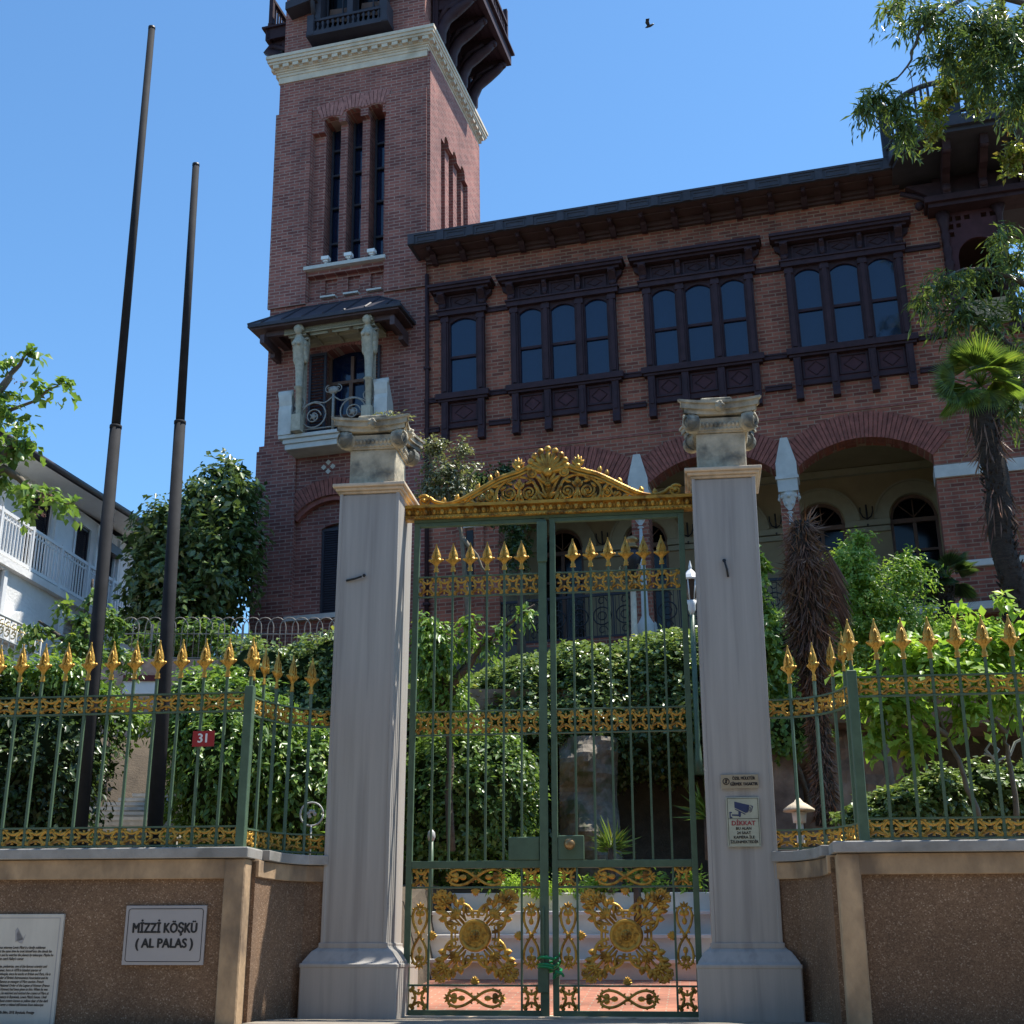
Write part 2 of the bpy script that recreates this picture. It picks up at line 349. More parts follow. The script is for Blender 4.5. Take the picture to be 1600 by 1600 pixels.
# pebbledash
def pebble():
    m, N, B = new_mat('pebbledash'); L = N.links
    tc = N.nodes.new("ShaderNodeTexCoord"); vo = N.nodes.new("ShaderNodeTexVoronoi"); vo.inputs['Scale'].default_value = 120; L.new(tc.outputs['Object'], vo.inputs[0])
    cr = N.nodes.new("ShaderNodeValToRGB"); sp = N.nodes.new("ShaderNodeSeparateColor"); L.new(vo.outputs['Color'], sp.inputs[0]); L.new(sp.outputs[0], cr.inputs[0])
    e = cr.color_ramp.elements; e[0].color = (.150, .090, .052, 1); e[1].color = (.27, .17, .10, 1); e[1].position = .86
    x = e.new(.93); x.color = (.33, .225, .145, 1); x = e.new(1.0); x.color = (.46, .35, .25, 1)
    no = N.nodes.new("ShaderNodeTexNoise"); no.inputs['Scale'].default_value = 1.4; no.inputs['Detail'].default_value = 5; L.new(tc.outputs['Object'], no.inputs[0])
    r2 = N.nodes.new("ShaderNodeValToRGB"); L.new(no.outputs[0], r2.inputs[0]); r2.color_ramp.elements[0].position = .3; r2.color_ramp.elements[1].position = .7
    r2.color_ramp.elements[0].color = (.62, .60, .60, 1); r2.color_ramp.elements[1].color = (1.12, 1.08, 1.05, 1)
    mx = N.nodes.new("ShaderNodeMixRGB"); mx.blend_type = 'MULTIPLY'; mx.inputs[0].default_value = 1; L.new(cr.outputs[0], mx.inputs[1]); L.new(r2.outputs[0], mx.inputs[2])
    L.new(mx.outputs[0], B.inputs['Base Color']); B.inputs['Roughness'].default_value = .9
    bp = N.nodes.new("ShaderNodeBump"); bp.inputs['Strength'].default_value = .5; bp.inputs['Distance'].default_value = .006; L.new(vo.outputs['Distance'], bp.inputs['Height']); L.new(bp.outputs[0], B.inputs['Normal'])
    return m
M['pebble'] = pebble()
M['frieze'] = pm('stained_plaster', (.44, .30, .175), .85, var=.3, scale=5, bump=.3, col2=(.20, .14, .09), s2=2.6, a2=.47, stretch=(1, 1, .6))
# leaves
M['l_ivy'] = leaf_mat('leaf_ivy', (.07, .12, .035), (.27, .36, .14), .30, .3, spec=.8)
M['l_hedge'] = leaf_mat('leaf_hedge', (.06, .12, .03), (.22, .34, .09), .36, .32)
M['l_dark'] = leaf_mat('leaf_dark', (.03, .055, .02), (.10, .16, .055), .3, .3)
M['l_bright'] = leaf_mat('leaf_bright', (.16, .29, .04), (.40, .56, .10), .45, .4)
M['l_fern'] = leaf_mat('leaf_fern', (.14, .26, .04), (.38, .54, .13), .42, .4)
M['l_mid'] = leaf_mat('leaf_mid', (.08, .16, .035), (.25, .39, .09), .38, .33)
M['l_willow'] = leaf_mat('leaf_willow', (.05, .08, .03), (.16, .22, .08), .4, .3)
M['l_magnolia'] = leaf_mat('leaf_magnolia', (.12, .16, .035), (.34, .34, .07), .4, .25, hue2=(.30, .15, .05), f2=.2)
M['l_fig'] = leaf_mat('leaf_fig', (.05, .085, .03), (.18, .26, .10), .26, .28, spec=.7)
M['l_olive'] = leaf_mat('leaf_olive', (.12, .13, .07), (.30, .31, .20), .3, .33)
M['l_palm'] = leaf_mat('leaf_palm', (.07, .12, .022), (.22, .31, .06), .42, .35)
M['l_dry'] = leaf_mat('leaf_dry', (.13, .055, .035), (.36, .20, .13), .15, .6)
M['l_pink'] = leaf_mat('petal_pink', (.55, .22, .35), (.75, .45, .55), .4, .5)
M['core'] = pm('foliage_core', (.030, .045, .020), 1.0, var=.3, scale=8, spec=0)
# ------------------------------------------------------------------ wall with openings (slices along x)
def arch_top(h, x):
    a, b, z0, z1, rise = h
    if rise <= 0: return z1
    hw = (b - a) / 2; R = (hw * hw + rise * rise) / (2 * rise); xm = (a + b) / 2
    return z1 - R + sqrt(max(0, R * R - (x - xm) ** 2))
def wall(mb, x0, x1, z0, z1, y0, y1, holes, seg=8, back=True):
    xs = {x0, x1}
    for h in holes:
        a, b = max(x0, h[0]), min(x1, h[1])
        if b <= a: continue
        xs |= {a, b}
        if h[4] > 0:
            for k in range(1, seg): xs.add(a + (b - a) * k / seg)
    xs = sorted(xs)
    def solids(xa, xb, x):
        m = (xa + xb) / 2; cut = sorted([(h[2], arch_top(h, x)) for h in holes if h[0] <= m - 1e-9 + 1e-9 and h[0] < m < h[1]])
        out = []; z = z0
        for c, d in cut:
            if c > z: out.append((z, c))
            else: out.append((z, z))
            z = d
        out.append((z, z1)); return out
    def q(*p): mb.add(p, [(0, 1, 2, 3)])
    prev = None
    for i in range(len(xs) - 1):
        a, b = xs[i], xs[i + 1]; A = solids(a, b, a); B = solids(a, b, b)
        for (l0, l1), (r0, r1) in zip(A, B):
            if l1 - l0 < 1e-6 and r1 - r0 < 1e-6: continue
            q((a, y0, l0), (b, y0, r0), (b, y0, r1), (a, y0, l1))
            if back: q((b, y1, r0), (a, y1, l0), (a, y1, l1), (b, y1, r1))
            q((a, y0, l1), (b, y0, r1), (b, y1, r1), (a, y1, l1))
            q((b, y0, r0), (a, y0, l0), (a, y1, l0), (b, y1, r0))
        L = prev if prev is not None else []
        # side faces: symmetric difference of the solid intervals on both sides of x=a
        cur = A; pts = sorted({round(v, 5) for s in (L + cur) for v in s})
        inside = lambda S, z: any(s0 < z < s1 for s0, s1 in S)
        for k in range(len(pts) - 1):
            m = (pts[k] + pts[k + 1]) / 2; l, r = inside(L, m), inside(cur, m)
            if l and not r: q((a, y0, pts[k]), (a, y1, pts[k]), (a, y1, pts[k + 1]), (a, y0, pts[k + 1]))
            elif r and not l: q((a, y1, pts[k]), (a, y0, pts[k]), (a, y0, pts[k + 1]), (a, y1, pts[k + 1]))
        prev = B
    for s0, s1 in prev: q((xs[-1], y0, s0), (xs[-1], y1, s0), (xs[-1], y1, s1), (xs[-1], y0, s1))
    return mb
def voussoirs(mb, xm, zc, r0, r1, a0, a1, n, y0, y1, gap=.006, clip=None):
    for k in range(n):
        t0 = a0 + (a1 - a0) * k / n; t1 = a0 + (a1 - a0) * (k + 1) / n; g = gap / r0
        t0 += g; t1 -= g
        jy = random.uniform(-.004, .004)
        mb.prism([(xm + r0 * cos(t0), zc + r0 * sin(t0)), (xm + r1 * cos(t0), zc + r1 * sin(t0)), (xm + r1 * cos(t1), zc + r1 * sin(t1)), (xm + r0 * cos(t1), zc + r0 * sin(t1))], y0 + jy, y1)
def arc_ring(mb, xm, zc, r0, r1, a0, a1, n, y0, y1):
    P = [(xm + r1 * cos(a0 + (a1 - a0) * k / n), zc + r1 * sin(a0 + (a1 - a0) * k / n)) for k in range(n + 1)]
    Q = [(xm + r0 * cos(a0 + (a1 - a0) * k / n), zc + r0 * sin(a0 + (a1 - a0) * k / n)) for k in range(n + 1)]
    for k in range(n): mb.prism([Q[k], P[k], P[k + 1], Q[k + 1]], y0, y1)
def pane_arch(mb, a, b, z0, z1, rise, y, t=.01, seg=8):
    h = (a, b, z0, z1, rise)
    P = [(a, z0), (b, z0)] + [(b - (b - a) * k / seg, arch_top(h, b - (b - a) * k / seg)) for k in range(seg + 1)]
    mb.prism(P, y, y + t)

random.seed(5)
man = root('mansion', 'red brick mansion with tall square tower, dark timber windows and arched loggia above the garden', 'mansion', BF, (4.0, 0, 6.6))
def mpart(n, mb, m, par=None, **k): return part(n, mb, M[m], par or man, **k)

# --- wing wall
WIN = [(0.62, 1.46, 1), (2.10, 4.20, 3), (4.84, 6.93, 3), (7.63, 9.76, 3)]
ARC = [(1.71, 4.33), (4.66, 7.12), (7.45, 9.90)]
SPR, CRW = 9.98, 10.47
holes = [(a + .05, b - .05, 12.36, 14.15, 0) for a, b, n in WIN] + [(a, b, 7.1, CRW, CRW - SPR) for a, b in ARC]
mb = MB(); wall(mb, .2, 9.95, 6.2, 15.62, 0, .42, holes, seg=14)
wall(mb, 9.95, 11.75, 6.2, 12.5, 0, .42, [(10.86, 10.98, 7.96, 9.5, 0)])
wall(mb, 9.95, 10.55, 12.5, 15.62, 0, .42, [])
mb.box(11.755, 13.6, .05, .5, 6.2, 12.45)
mb.box(9.95, 9.99, .42, 9, 10.9, 15.6); mb.box(.2, .24, 3.9, 9, 6.2, 15.6); mb.box(.2, 9.99, 9, 9.3, 6.2, 15.6); mb.box(9.99, 13.6, 8.9, 9.2, 6.2, 12.4)
mpart('wing_wall', mb, 'brick')
mb = MB(); mb.box(10.84, 11.0, .28, .4, 7.9, 9.55); mpart('recess', mb, 'dark')  # near-black box paints the shade inside the slot between the piers
# arches of brick headers
mb = MB()
for a, b in ARC:
    hw = (b - a) / 2; rise = CRW - SPR; R = (hw * hw + rise * rise) / (2 * rise); th = math.asin(hw / R)
    zc = CRW - R; voussoirs(mb, (a + b) / 2, zc, R - .002, R + .50, pi / 2 - th, pi / 2 + th, 38, -.03, .3)
mpart('arch_ring', mb, 'vouss', label='radiating brick arches over the loggia')
mb = MB(); mb.box(.25, 9.9, -.02, .02, 11.02, 11.06); mpart('string_line', mb, 'vouss')
# loggia interior
mb = MB(); BW = [(2.40 + 1.79 * k) for k in range(5)]
wall(mb, .6, 10.6, 6.9, 10.85, 2.5, 2.7, [(c - .46, c + .46, 7.2, 10.12, .46) for c in BW], seg=12)
mb.box(.6, 10.6, .42, 2.5, 10.78, 10.86); mb.box(1.4, 1.68, .42, 2.5, 6.9, 10.78); mb.box(10.2, 10.4, .42, 2.5, 6.9, 10.78)
mpart('loggia_wall', mb, 'plaster')
mb = MB(); mb.box(.6, 10.6, .42, 2.7, 6.85, 7.05); mpart('loggia_floor', mb, 'marble')
mb = MB()
for c in BW:
    arc_ring(mb, c, 9.66, .47, .72, 0, pi, 16, 2.45, 2.55)
    arc_ring(mb, c, 9.66, .72, .76, 0, pi, 16, 2.42, 2.55)
for k in range(4):
    mb.box(BW[k] + .46, BW[k + 1] - .46, 2.40, 2.52, 9.52, 9.64); mb.box(BW[k] + .47, BW[k + 1] - .47, 2.44, 2.52, 9.40, 9.50)
mb.box(1.68, 10.2, 2.38, 2.5, 10.62, 10.76)
mpart('loggia_trim', mb, 'trim')
for c in BW:
    d = MB(); d.box(c - .46, c - .40, 2.56, 2.62, 7.2, 9.62); d.box(c + .40, c + .46, 2.56, 2.62, 7.2, 9.62); d.box(c - .46, c + .46, 2.55, 2.63, 9.55, 9.64)
    d.box(c - .035, c + .035, 2.55, 2.63, 7.2, 9.54); d.box(c - .40, c + .40, 2.57, 2.62, 8.95, 9.0); arc_ring(d, c, 9.66, .40, .46, 0, pi, 12, 2.56, 2.62)
    for g in (45, 90, 135): d.tube([(c, 2.58, 9.66), (c + .42 * cos(radians(g)), 2.58, 9.66 + .42 * sin(radians(g)))], .014, 4)
    o = mpart('loggia_door', d, 'brownwood'); p = MB(); pane_arch(p, c - .45, c + .45, 7.2, 10.1, .45, 2.635); mpart('pane', p, 'darkglass', o)
    p = MB(); p.box(c - .45, c + .45, 2.72, 2.74, 7, 10.2); mpart('backing', p, 'dark', o)
for k in range(4):
    c = (BW[k] + BW[k + 1]) / 2; s = MB(); z = 9.78
    s.tube([(c, 2.44, z - .22), (c, 2.40, z), (c, 2.38, z + .17)], .02, 6)
    for q in (-1, 1): s.tube([(c, 2.42, z - .12), (c + q * .08, 2.38, z - .08), (c + q * .12, 2.37, z + .02), (c + q * .12, 2.37, z + .12)], .014, 6)
    s.ball((c, 2.42, z - .24), .03); mpart('wall_sconce', s, 'iron')
# columns
for c in (4.5, 7.285):
    s = MB(); s.prism([(c - .19, 9.86), (c + .19, 9.86), (c + .19, 10.12), (c + .065, 10.62), (c - .065, 10.62), (c - .19, 10.12)], -.075, .35)
    s.box(c - .21, c + .21, -.10, .36, 9.80, 9.86)
    s.box(c - .18, c + .18, -.08, .30, 9.56, 9.80)
    o = mpart('loggia_column', s, 'marble_white')
    s = MB(); s.lathe([(.12, 9.14), (.14, 9.16), (.12, 9.2), (.15, 9.3), (.19, 9.50), (.2, 9.56)], (c, .12, 0), 14)
    for g in range(8):
        x = c + cos(g * pi / 4) * .17; y = .12 + sin(g * pi / 4) * .17; s.ball((x, y, 9.48), .045, .045, .05); s.ball((c + cos(g * pi / 4 + .4) * .14, .12 + sin(g * pi / 4 + .4) * .14, 9.34), .035, .035, .05)
    mpart('capital', s, 'marble_white', o)
    s = MB(); s.lathe([(.20, 6.9), (.20, 7.3), (.17, 7.35), (.14, 7.45), (.125, 9.15)], (c, .12, 0), 16); mpart('shaft', s, 'marble_white', o)
# loggia iron railing
for a, b in ARC:
    s = MB(); s.box(a, b, .06, .10, 7.92, 7.97); s.box(a, b, .06, .10, 7.12, 7.16); n = int((b - a) / .42); st = (b - a) / n
    for k in range(n + 1): s.box(a + k * st - .012, a + k * st + .012, .07, .094, 7.1, 7.95)
    for k in range(n):
        x = a + (k + .5) * st; s.tube(spiral(x, 7.54, .17, .17, 0, 2 * pi, 14, .08), .014, 5); s.tube(spiral(x, 7.54, .08, .08, 0, 2 * pi, 10, .08), .012, 5)
        for q in (-1, 1): s.tube(spiral(x + q * .0, 7.54 + q * .28, .1, .03, 0, 3.6 * pi / 2, 10, .08), .01, 4)
        for g in range(6): s.box(a + (k + (g + .5) / 6) * st - .006, a + (k + (g + .5) / 6) * st + .006, .1, .11, 7.12, 7.95)
    mpart('loggia_railing', s, 'iron')
for bb in ((9.88, 10.87, -.06, .45, 9.52, 9.76), (10.95, 13.7, -.04, .46, 9.52, 9.76), (10.0, 13.7, -.07, .05, 7.83, 7.95), (8.9, 13.7, -.3, .05, 7.0, 7.14), (1.0, 1.72, -.05, .1, 9.5, 9.62)):
    mb = MB(); mb.box(*bb); mpart('stone_band', mb, 'marble_white', bevel=.01)

# --- timber belts
ends = [.2] + [v for a, b, n in WIN for v in (a - .10, b + .10)] + [10.5]
for k in range(0, len(ends), 2):
    for z0, z1 in ((14.12, 14.22), (12.25, 12.35), (11.60, 11.70)): mb = MB(); mb.box(ends[k], ends[k + 1], -.055, .0, z0, z1); mb.box(ends[k], ends[k + 1], -.075, -.055, z1 - .03, z1); mpart('timber_belt', mb, 'wood')
# --- windows
def diamond(mb, xm, zm, hw, hh, y, w_=.016):
    P = [(xm - hw, zm), (xm, zm + hh), (xm + hw, zm), (xm, zm - hh)]
    for i in range(4): a, b = P[i], P[(i + 1) % 4]; mb.tube([(a[0], y, a[1]), (b[0], y, b[1])], w_ * .5, 4, caps=True, smooth=False)
def panel(mb, x0, x1, z0, z1, y, f=.035):
    mb.box(x0, x1, y, y + .03, z0, z0 + f); mb.box(x0, x1, y, y + .03, z1 - f, z1); mb.box(x0, x0 + f, y, y + .03, z0 + f, z1 - f); mb.box(x1 - f, x1, y, y + .03, z0 + f, z1 - f)
wlab = ['narrow single light window beside the tower', 'three light window nearest the narrow one', 'three light window in the middle of the wing', 'three light window nearest the corner bay']
for (a, b, n), lb in zip(WIN, wlab):
    f = MB(); st = (b - a) / n; J = .075
    xs = [a + st * k for k in range(n + 1)]
    xs[0] += J * .5; xs[-1] -= J * .5
    for k, x in enumerate(xs):
        f.box(x - J, x + J, -.12, .10, 12.36, 14.12); f.box(x - J * .55, x + J * .55, -.145, -.12, 12.42, 14.05); f.box(x - J * 1.15, x + J * 1.15, -.15, .0, 13.98, 14.07)
    f.box(a - .14, b + .14, -.20, .05, 12.24, 12.36); f.box(a - .10, b + .10, -.16, .05, 12.19, 12.235)
    f.box(a - .10, b + .10, -.17, .06, 14.12, 14.22); f.box(a - .13, b + .13, -.20, -.0, 14.225, 14.26)
    for k in range(n):
        xa, xb = xs[k] + J, xs[k + 1] - J
        # arched head infill
        h = (xa + .03, xb - .03, 12.4, 14.06, .10); wall(f, xa, xb, 13.85, 14.12, -.07, .04, [(h[0], h[1], 13.0, 14.06, .10)], seg=8)
        f.box(xa, xa + .035, -.06, .05, 12.36, 13.85); f.box(xb - .035, xb, -.06, .05, 12.36, 13.85); f.box(xa + .036, xb - .036, -.045, .03, 13.17, 13.225); f.box(xa + .036, xb - .036, -.05, .05, 12.361, 12.41)
    o = mpart('window', f, 'wood', label=lb)
    for k in range(n):
        xa, xb = xs[k] + J, xs[k + 1] - J
        p = MB(); p.box(xa, xb, -.004 + random.uniform(-.004, .004), .02, 12.38, 13.19); mpart('lower_pane', p, 'glass', o)
        p = MB(); p.box(xa, xb, -.024 + random.uniform(-.003, .003), -.006, 13.21, 14.08); mpart('upper_pane', p, 'glass', o)
    # crown: cornice, frieze panels and consoles
    c = MB(); c.box(a - .27, b + .27, -.36, .0, 14.72, 14.78); c.box(a - .24, b + .24, -.32, .0, 14.66, 14.718); c.box(a - .17, b + .17, -.25, .0, 14.61, 14.658)
    c.box(a, b, -.07, .0, 14.26, 14.61)
    for k, x in enumerate(xs):
        big = 1.3 if k in (0, n) else .8; xx = x + (-.05 if k == 0 else .05 if k == n else 0)
        y2 = -.29 if k in (0, n) else -.20
        c.prismx([(-.07, 14.30), (-.13, 14.27), (-.15, 14.34), (-.14, 14.40), (y2 * .7, 14.46), (y2, 14.52), (y2, 14.609), (-.07, 14.609)], xx - .055 * big, xx + .055 * big)
        c.ball((xx, -.15, 14.33), .06 * big, .05, .06); c.ball((xx, y2, 14.56), .06 * big, .035, .04)
    # side volute profile seen as a spur beyond the jamb
    for sx, e in ((-1, a - .02), (1, b + .02)):
        c.prism([(e, 14.27), (e + sx * .07, 14.30), (e + sx * .05, 14.38), (e + sx * .09, 14.46), (e + sx * .17, 14.52), (e + sx * .19, 14.61), (e, 14.61)], -.12, -.02)
    mpart('crown', c, 'wood', o)
    for k in range(n):
        g = MB(); xa, xb = xs[k] + .09, xs[k + 1] - .09; panel(g, xa, xb, 14.29, 14.59, -.10); diamond(g, (xa + xb) / 2, 14.44, (xb - xa) * .33, .085, -.08); mpart('frieze_panel', g, 'wood', o); g = MB()
        panel(g, xa, xb, 11.76, 12.16, -.07); diamond(g, (xa + xb) / 2, 11.96, (xb - xa) * .32, .14, -.055); mpart('apron_molding', g, 'wood', o)
    g = MB(); g.box(a, b, -.045, .0, 11.62, 12.19); mpart('apron_panel', g, 'wood_panel', o)
    g = MB(); g.box(a + .02, b - .02, -.075, -.0451, 11.63, 11.72)
    for k, x in enumerate(xs):
        g.box(x - J * .9, x + J * .9, -.14, .0, 11.50, 12.19); g.box(x - J * .45, x + J * .45, -.16, -.14, 11.6, 12.12)
        g.prismx([(0, 11.50), (-.14, 11.50), (-.17, 11.44), (-.17, 11.33), (0, 11.33)], x - J * .9, x + J * .9)
    mpart('apron_post', g, 'wood', o)
# --- eaves
mb = MB(); mb.box(.06, 9.75, -.78, 3.5, 15.745, 15.79); mb.box(.06, 9.75, -.76, -.70, 15.55, 15.745); mb.box(.06, .12, -.70, -.02, 15.55, 15.745)
mb.box(.25, 10.2, 3.5, 9.4, 15.74, 15.82)
N_E = 15
for k in range(N_E + 1):
    x = .14 + k * .637; mb.box(x - .07, x + .07, -.782, -.76, 15.55, 15.74)
    if k < N_E: panel(mb, x + .12, x + .517, 15.585, 15.705, -.775, .020)
eav = mpart('eaves', mb, 'roof')
mb = MB(); mb.box(.12, 9.9, -.70, -.02, 15.56, 15.585); mb.box(.25, 9.9, -.17, -.0, 15.47, 15.555); mb.box(.25, 9.9, -.09, -.0, 15.42, 15.47); mb.box(.25, 9.9, -.50, -.46, 15.53, 15.555)
mpart('soffit', mb, 'soffit', eav)
for k in range(N_E):
    x = .455 + k * .637; s = MB()
    s.box(x - .045, x + .045, -.60, -.25, 15.50, 15.56); s.ball((x, -.55, 15.49), .045, .06, .04)
    s.prismx([(-.17, 15.555), (-.34, 15.54), (-.28, 15.46), (-.14, 15.38), (-.05, 15.37), (-.05, 15.42), (-.171, 15.48)], x - .06, x + .06)
    mpart('bracket', s, 'wood', eav)
mb = MB(); mb.tube([(.26, -.06, 6.7), (.26, -.06, 13.9), (.25, -.06, 15.2)], .045, 8); [mb.box(.2, .32, -.12, .0, z, z + .05) for z in (8, 10.5, 13.0)]
mpart('downpipe', mb, 'wood')

# --- tower
TX0, TX1, TD = -3.36, .2, 3.85
mb = MB()
SL = [(-2.24, -1.85, 19.56), (-1.72, -1.33, 19.70), (-1.18, -.80, 19.56)]
SL = [(-2.22, -1.87, 19.60), (-1.70, -1.35, 19.72), (-1.17, -.82, 19.72)]
DOOR = (-2.08, -1.02, 11.5, 13.85, .14); LOWW = (-2.06, -1.15, 8.03, 9.95, .10)
BEL = (-2.40, -.80, 21.78, 23.6, 0)
core = [(a, b, 15.82, t, .05) for a, b, t in SL] + [DOOR, LOWW]
wall(mb, TX0, TX1, 11.75, 20.9, .14, .6, [h for h in core if h is not LOWW] + [(-2.15 + .53 * k, -1.87 + .53 * k, 15.12, 15.55, 0) for k in range(3)], seg=6)
# outer skin with the tall recess
skin = [(-2.5, -2.22, 15.74, 19.25, 0)] + [(a, b, 15.74, t + .02, .05) for a, b, t in SL] + [(-1.87, -1.70, 15.74, 19.45, 0), (-1.35, -1.17, 15.74, 19.5, 0), (-.82, -.74, 15.74, 19.5, 0)] + [(-2.5, -.74, 15.0, 15.62, 0)] + [DOOR]
wall(mb, TX0, TX1 - .003, 11.75, 20.9, .0, .139, skin, seg=6)
mb.box(TX0 - .04, -2.52, -.06, 0, 14.95, 19.9); mb.box(-.72, TX1 + .03, -.06, 0, 14.95, 19.9)
LOW2 = (-2.62, -.9, 8.0, 10.5, .42)
wall(mb, TX0 - .09, TX1 + .02, 6.2, 11.749, -.05, .12, [LOW2], seg=12); wall(mb, TX0 - .09, TX1 + .02, 6.2, 11.7, .121, .6, [LOWW])
mb.box(TX0 - .12, -2.58, -.09, -.051, 6.2, 11.62)
# sides and back
mb.box(TX0, TX0 + .4, .6, TD, 6.2, 20.9); mb.box(TX0 + .4, TX1, TD - .3, TD, 6.2, 20.9)
sw = MB(); sl = [(1.0 + .62 * k, 1.34 + .62 * k, 15.2, 19.35, .17) for k in range(3)]
wall(sw, .6, TD - .3, 6.2, 20.9, 0, .3, sl, seg=8)
mb.add([(TX1 - y, x, z) for x, y, z in sw.v], sw.f)
sk = MB(); wall(sk, .0, TD - .001, 15.8, 20.9, -.10, -.002, [(.75, 1.0, 15.8, 19.1, 0)] + [(h[0], h[1], 15.8, h[3] + .02, h[4]) for h in sl] + [(1.34, 1.62, 15.8, 19.2, 0), (1.96, 2.24, 15.8, 19.2, 0), (2.58, 2.8, 15.8, 19.1, 0)], seg=8)
mb.add([(TX1 - y, x, z) for x, y, z in sk.v], sk.f)
mb.box(TX1 - .35, TX1 - .31, .6, TD - .3, 15, 20)
mb.box(-2.3, -.8, .20, .3, 15.08, 15.58)
tw = mpart('tower_wall', mb, 'brick_tower')
mb = MB(); mb.box(TX0 + .05, TX1 + .04, .05, .6, 21.28, 21.782)
wall(mb, TX0 + .05, TX1 - .05, 21.782, 24.6, .05, .6, [BEL]); mb.box(TX0 + .05, TX0 + .4, .6, TD, 21.28, 24.6); mb.box(TX1 - .4, TX1 - .05, .6, 1.0, 21.28, 24.6); mb.box(TX1 - .4, TX1 - .05, 2.9, TD, 21.28, 24.6); mb.box(TX0 + .4, TX1 - .4, TD - .3, TD, 21.28, 24.6)
mpart('belfry_wall', mb, 'brick_tower')
# brick fans above slits and the door
for a, b, t in SL: mb = MB(); voussoirs(mb, (a + b) / 2, t - .62, .66, 1.02, radians(68), radians(112), 7, -.02, .05); mpart('slit_fan', mb, 'vouss_pale')
mb = MB(); voussoirs(mb, -1.55, 13.85 - 1.1, 1.1, 1.42, radians(62), radians(118), 15, -.02, .05)
mpart('door_arch', mb, 'vouss_pale')
mb = MB(); hw = .86; R = (hw * hw + .42 ** 2) / .84; th = math.asin(hw / R); voussoirs(mb, -1.76, 10.5 - R, R, R + .36, pi / 2 - th, pi / 2 + th, 26, -.08, .1)
arc_ring(mb, -1.76, 10.5 - R, R - .10, R - .002, pi / 2 - th, pi / 2 + th, 14, -.02, .12)
mpart('blind_arch', mb, 'vouss')
for (a, b, t) in SL:
    f = MB(); f.box(a, a + .05, .46, .52, 15.82, t); f.box(b - .05, b, .46, .52, 15.82, t)
    for z in (16.6, 17.5, 18.35, 19.0): f.box(a + .05, b - .05, .455, .51, z, z + .05)
    o = mpart('slit_window', f, 'roof'); p = MB(); p.box(a, b, .53, .55, 15.8, t + .05); mpart('pane', p, 'glass', o)
for k in range(3):
    a = 1.0 + .62 * k; p = MB(); p.box(TX1 - .28, TX1 - .25, a, a + .34, 15.2, 19.4); mpart('side_slit_infill', p, 'brick_tower')
for bb in [(-2.56, -.68, -.12, .14, 15.735, 15.815), (-2.70, -.85, -.16, .0, 7.90, 8.0)] + [(-2.18 + .53 * k, -1.84 + .53 * k, -.05, .13, 15.04, 15.08) for k in range(3)]: mb = MB(); mb.box(*bb); mpart('sill', mb, 'marble_white')
for k in range(3):
    x = -2.05 + .53 * k; s = MB(); s.box(x - .085, x + .085, -.16, -.02, 15.90, 15.98); s.box(x - .02, x + .02, -.1, -.06, 15.816, 15.9); s.box(x - .05, x + .05, -.13, -.06, 15.86, 15.90); mpart('floodlight', s, 'white')
mb = MB()
for q in ((0, 1), (1, 0), (0, -1), (-1, 0)):
    x, z = -1.875 + q[0] * .10, 11.12 + q[1] * .10; mb.prism([(x - .06, z), (x, z - .06), (x + .06, z), (x, z + .06)], -.056, -.045)
mpart('diamond_inlay', mb, 'marble_white')
# tower cornice
mb = MB(); ring = lambda w_, z0, z1: mb.box(TX0 - w_, TX1 + w_, -w_, TD + w_, z0, z1)
for w_, z0, z1 in ((.03, 20.76, 20.92), (.05, 20.92, 20.99), (.07, 20.99, 21.04), (.10, 21.04, 21.08), (.12, 21.08, 21.18), (.21, 21.18, 21.24), (.24, 21.24, 21.32), (.265, 21.32, 21.40)): ring(w_, z0, z1)
n = 16
for k in range(n):
    x = TX0 - .16 + (TX1 - TX0 + .32) * (k + .5) / n; mb.box(x - .07, x + .07, -.195, -.12, 21.09, 21.179); mb.box(x - .07, x + .07, TD + .12, TD + .195, 21.09, 21.179)
    y = -.16 + (TD + .32) * (k + .5) / n; mb.box(TX1 + .12, TX1 + .195, y - .07, y + .07, 21.09, 21.179); mb.box(TX0 - .195, TX0 - .12, y - .07, y + .07, 21.09, 21.179)
mpart('tower_cornice', mb, 'cornice')
# belfry window with timber balcony
f = MB(); a, b, z0, z1, _ = BEL
for x in (a, (a + b) / 2, b): f.box(x - .07, x + .07, -.18, .2, z0, z1)
f.box(a - .2, b + .2, -.35, .1, z0 - .12, z0); f.box(a - .05, b + .05, -.30, -.22, z0 + .30, z0 + .36); f.box(a, b, .15, .2, 22.5, 22.56)
for k in range(13): f.lathe([(.02, 0), (.045, .06), (.02, .16), (.045, .24), (.02, .3)], (a + .05 + (b - a - .1) * k / 12, -.26, z0), 7)
for x in (a - .1, b + .1): f.box(x - .08, x + .08, -.36, .04, z0 - .1, z0 + .45); f.tube([(x, -.1, z0 + .5), (x - .0, -.25, 22.6), (x, -.5, 23.2)], .06, 6)
for sx in (-1, 1): f.prism([(a - .75, 22.55) if sx < 0 else (b + .35, 22.8), (a - .75, 22.75) if sx < 0 else (b + .35, 23.0), (a, 23.0) if sx < 0 else (b, 23.2), (a, 22.7) if sx < 0 else (b, 22.9)], -.35, .04)
for k in range(4): f.box(a + .1 + k * .38, a + .13 + k * .38, .12, .16, z0, z1)
o = mpart('belfry_window', f, 'roof'); p = MB(); p.box(a, b, .30, .32, z0, z1); mpart('pane', p, 'darkglass', o)
p = MB()
for c in (-2.0, -1.2): p.prism([(c - .30, 22.45), (c + .30, 22.35), (c + .32, 22.75), (c - .28, 22.80)], .24, .27)
mpart('inner_blind', p, 'brownwood', o)
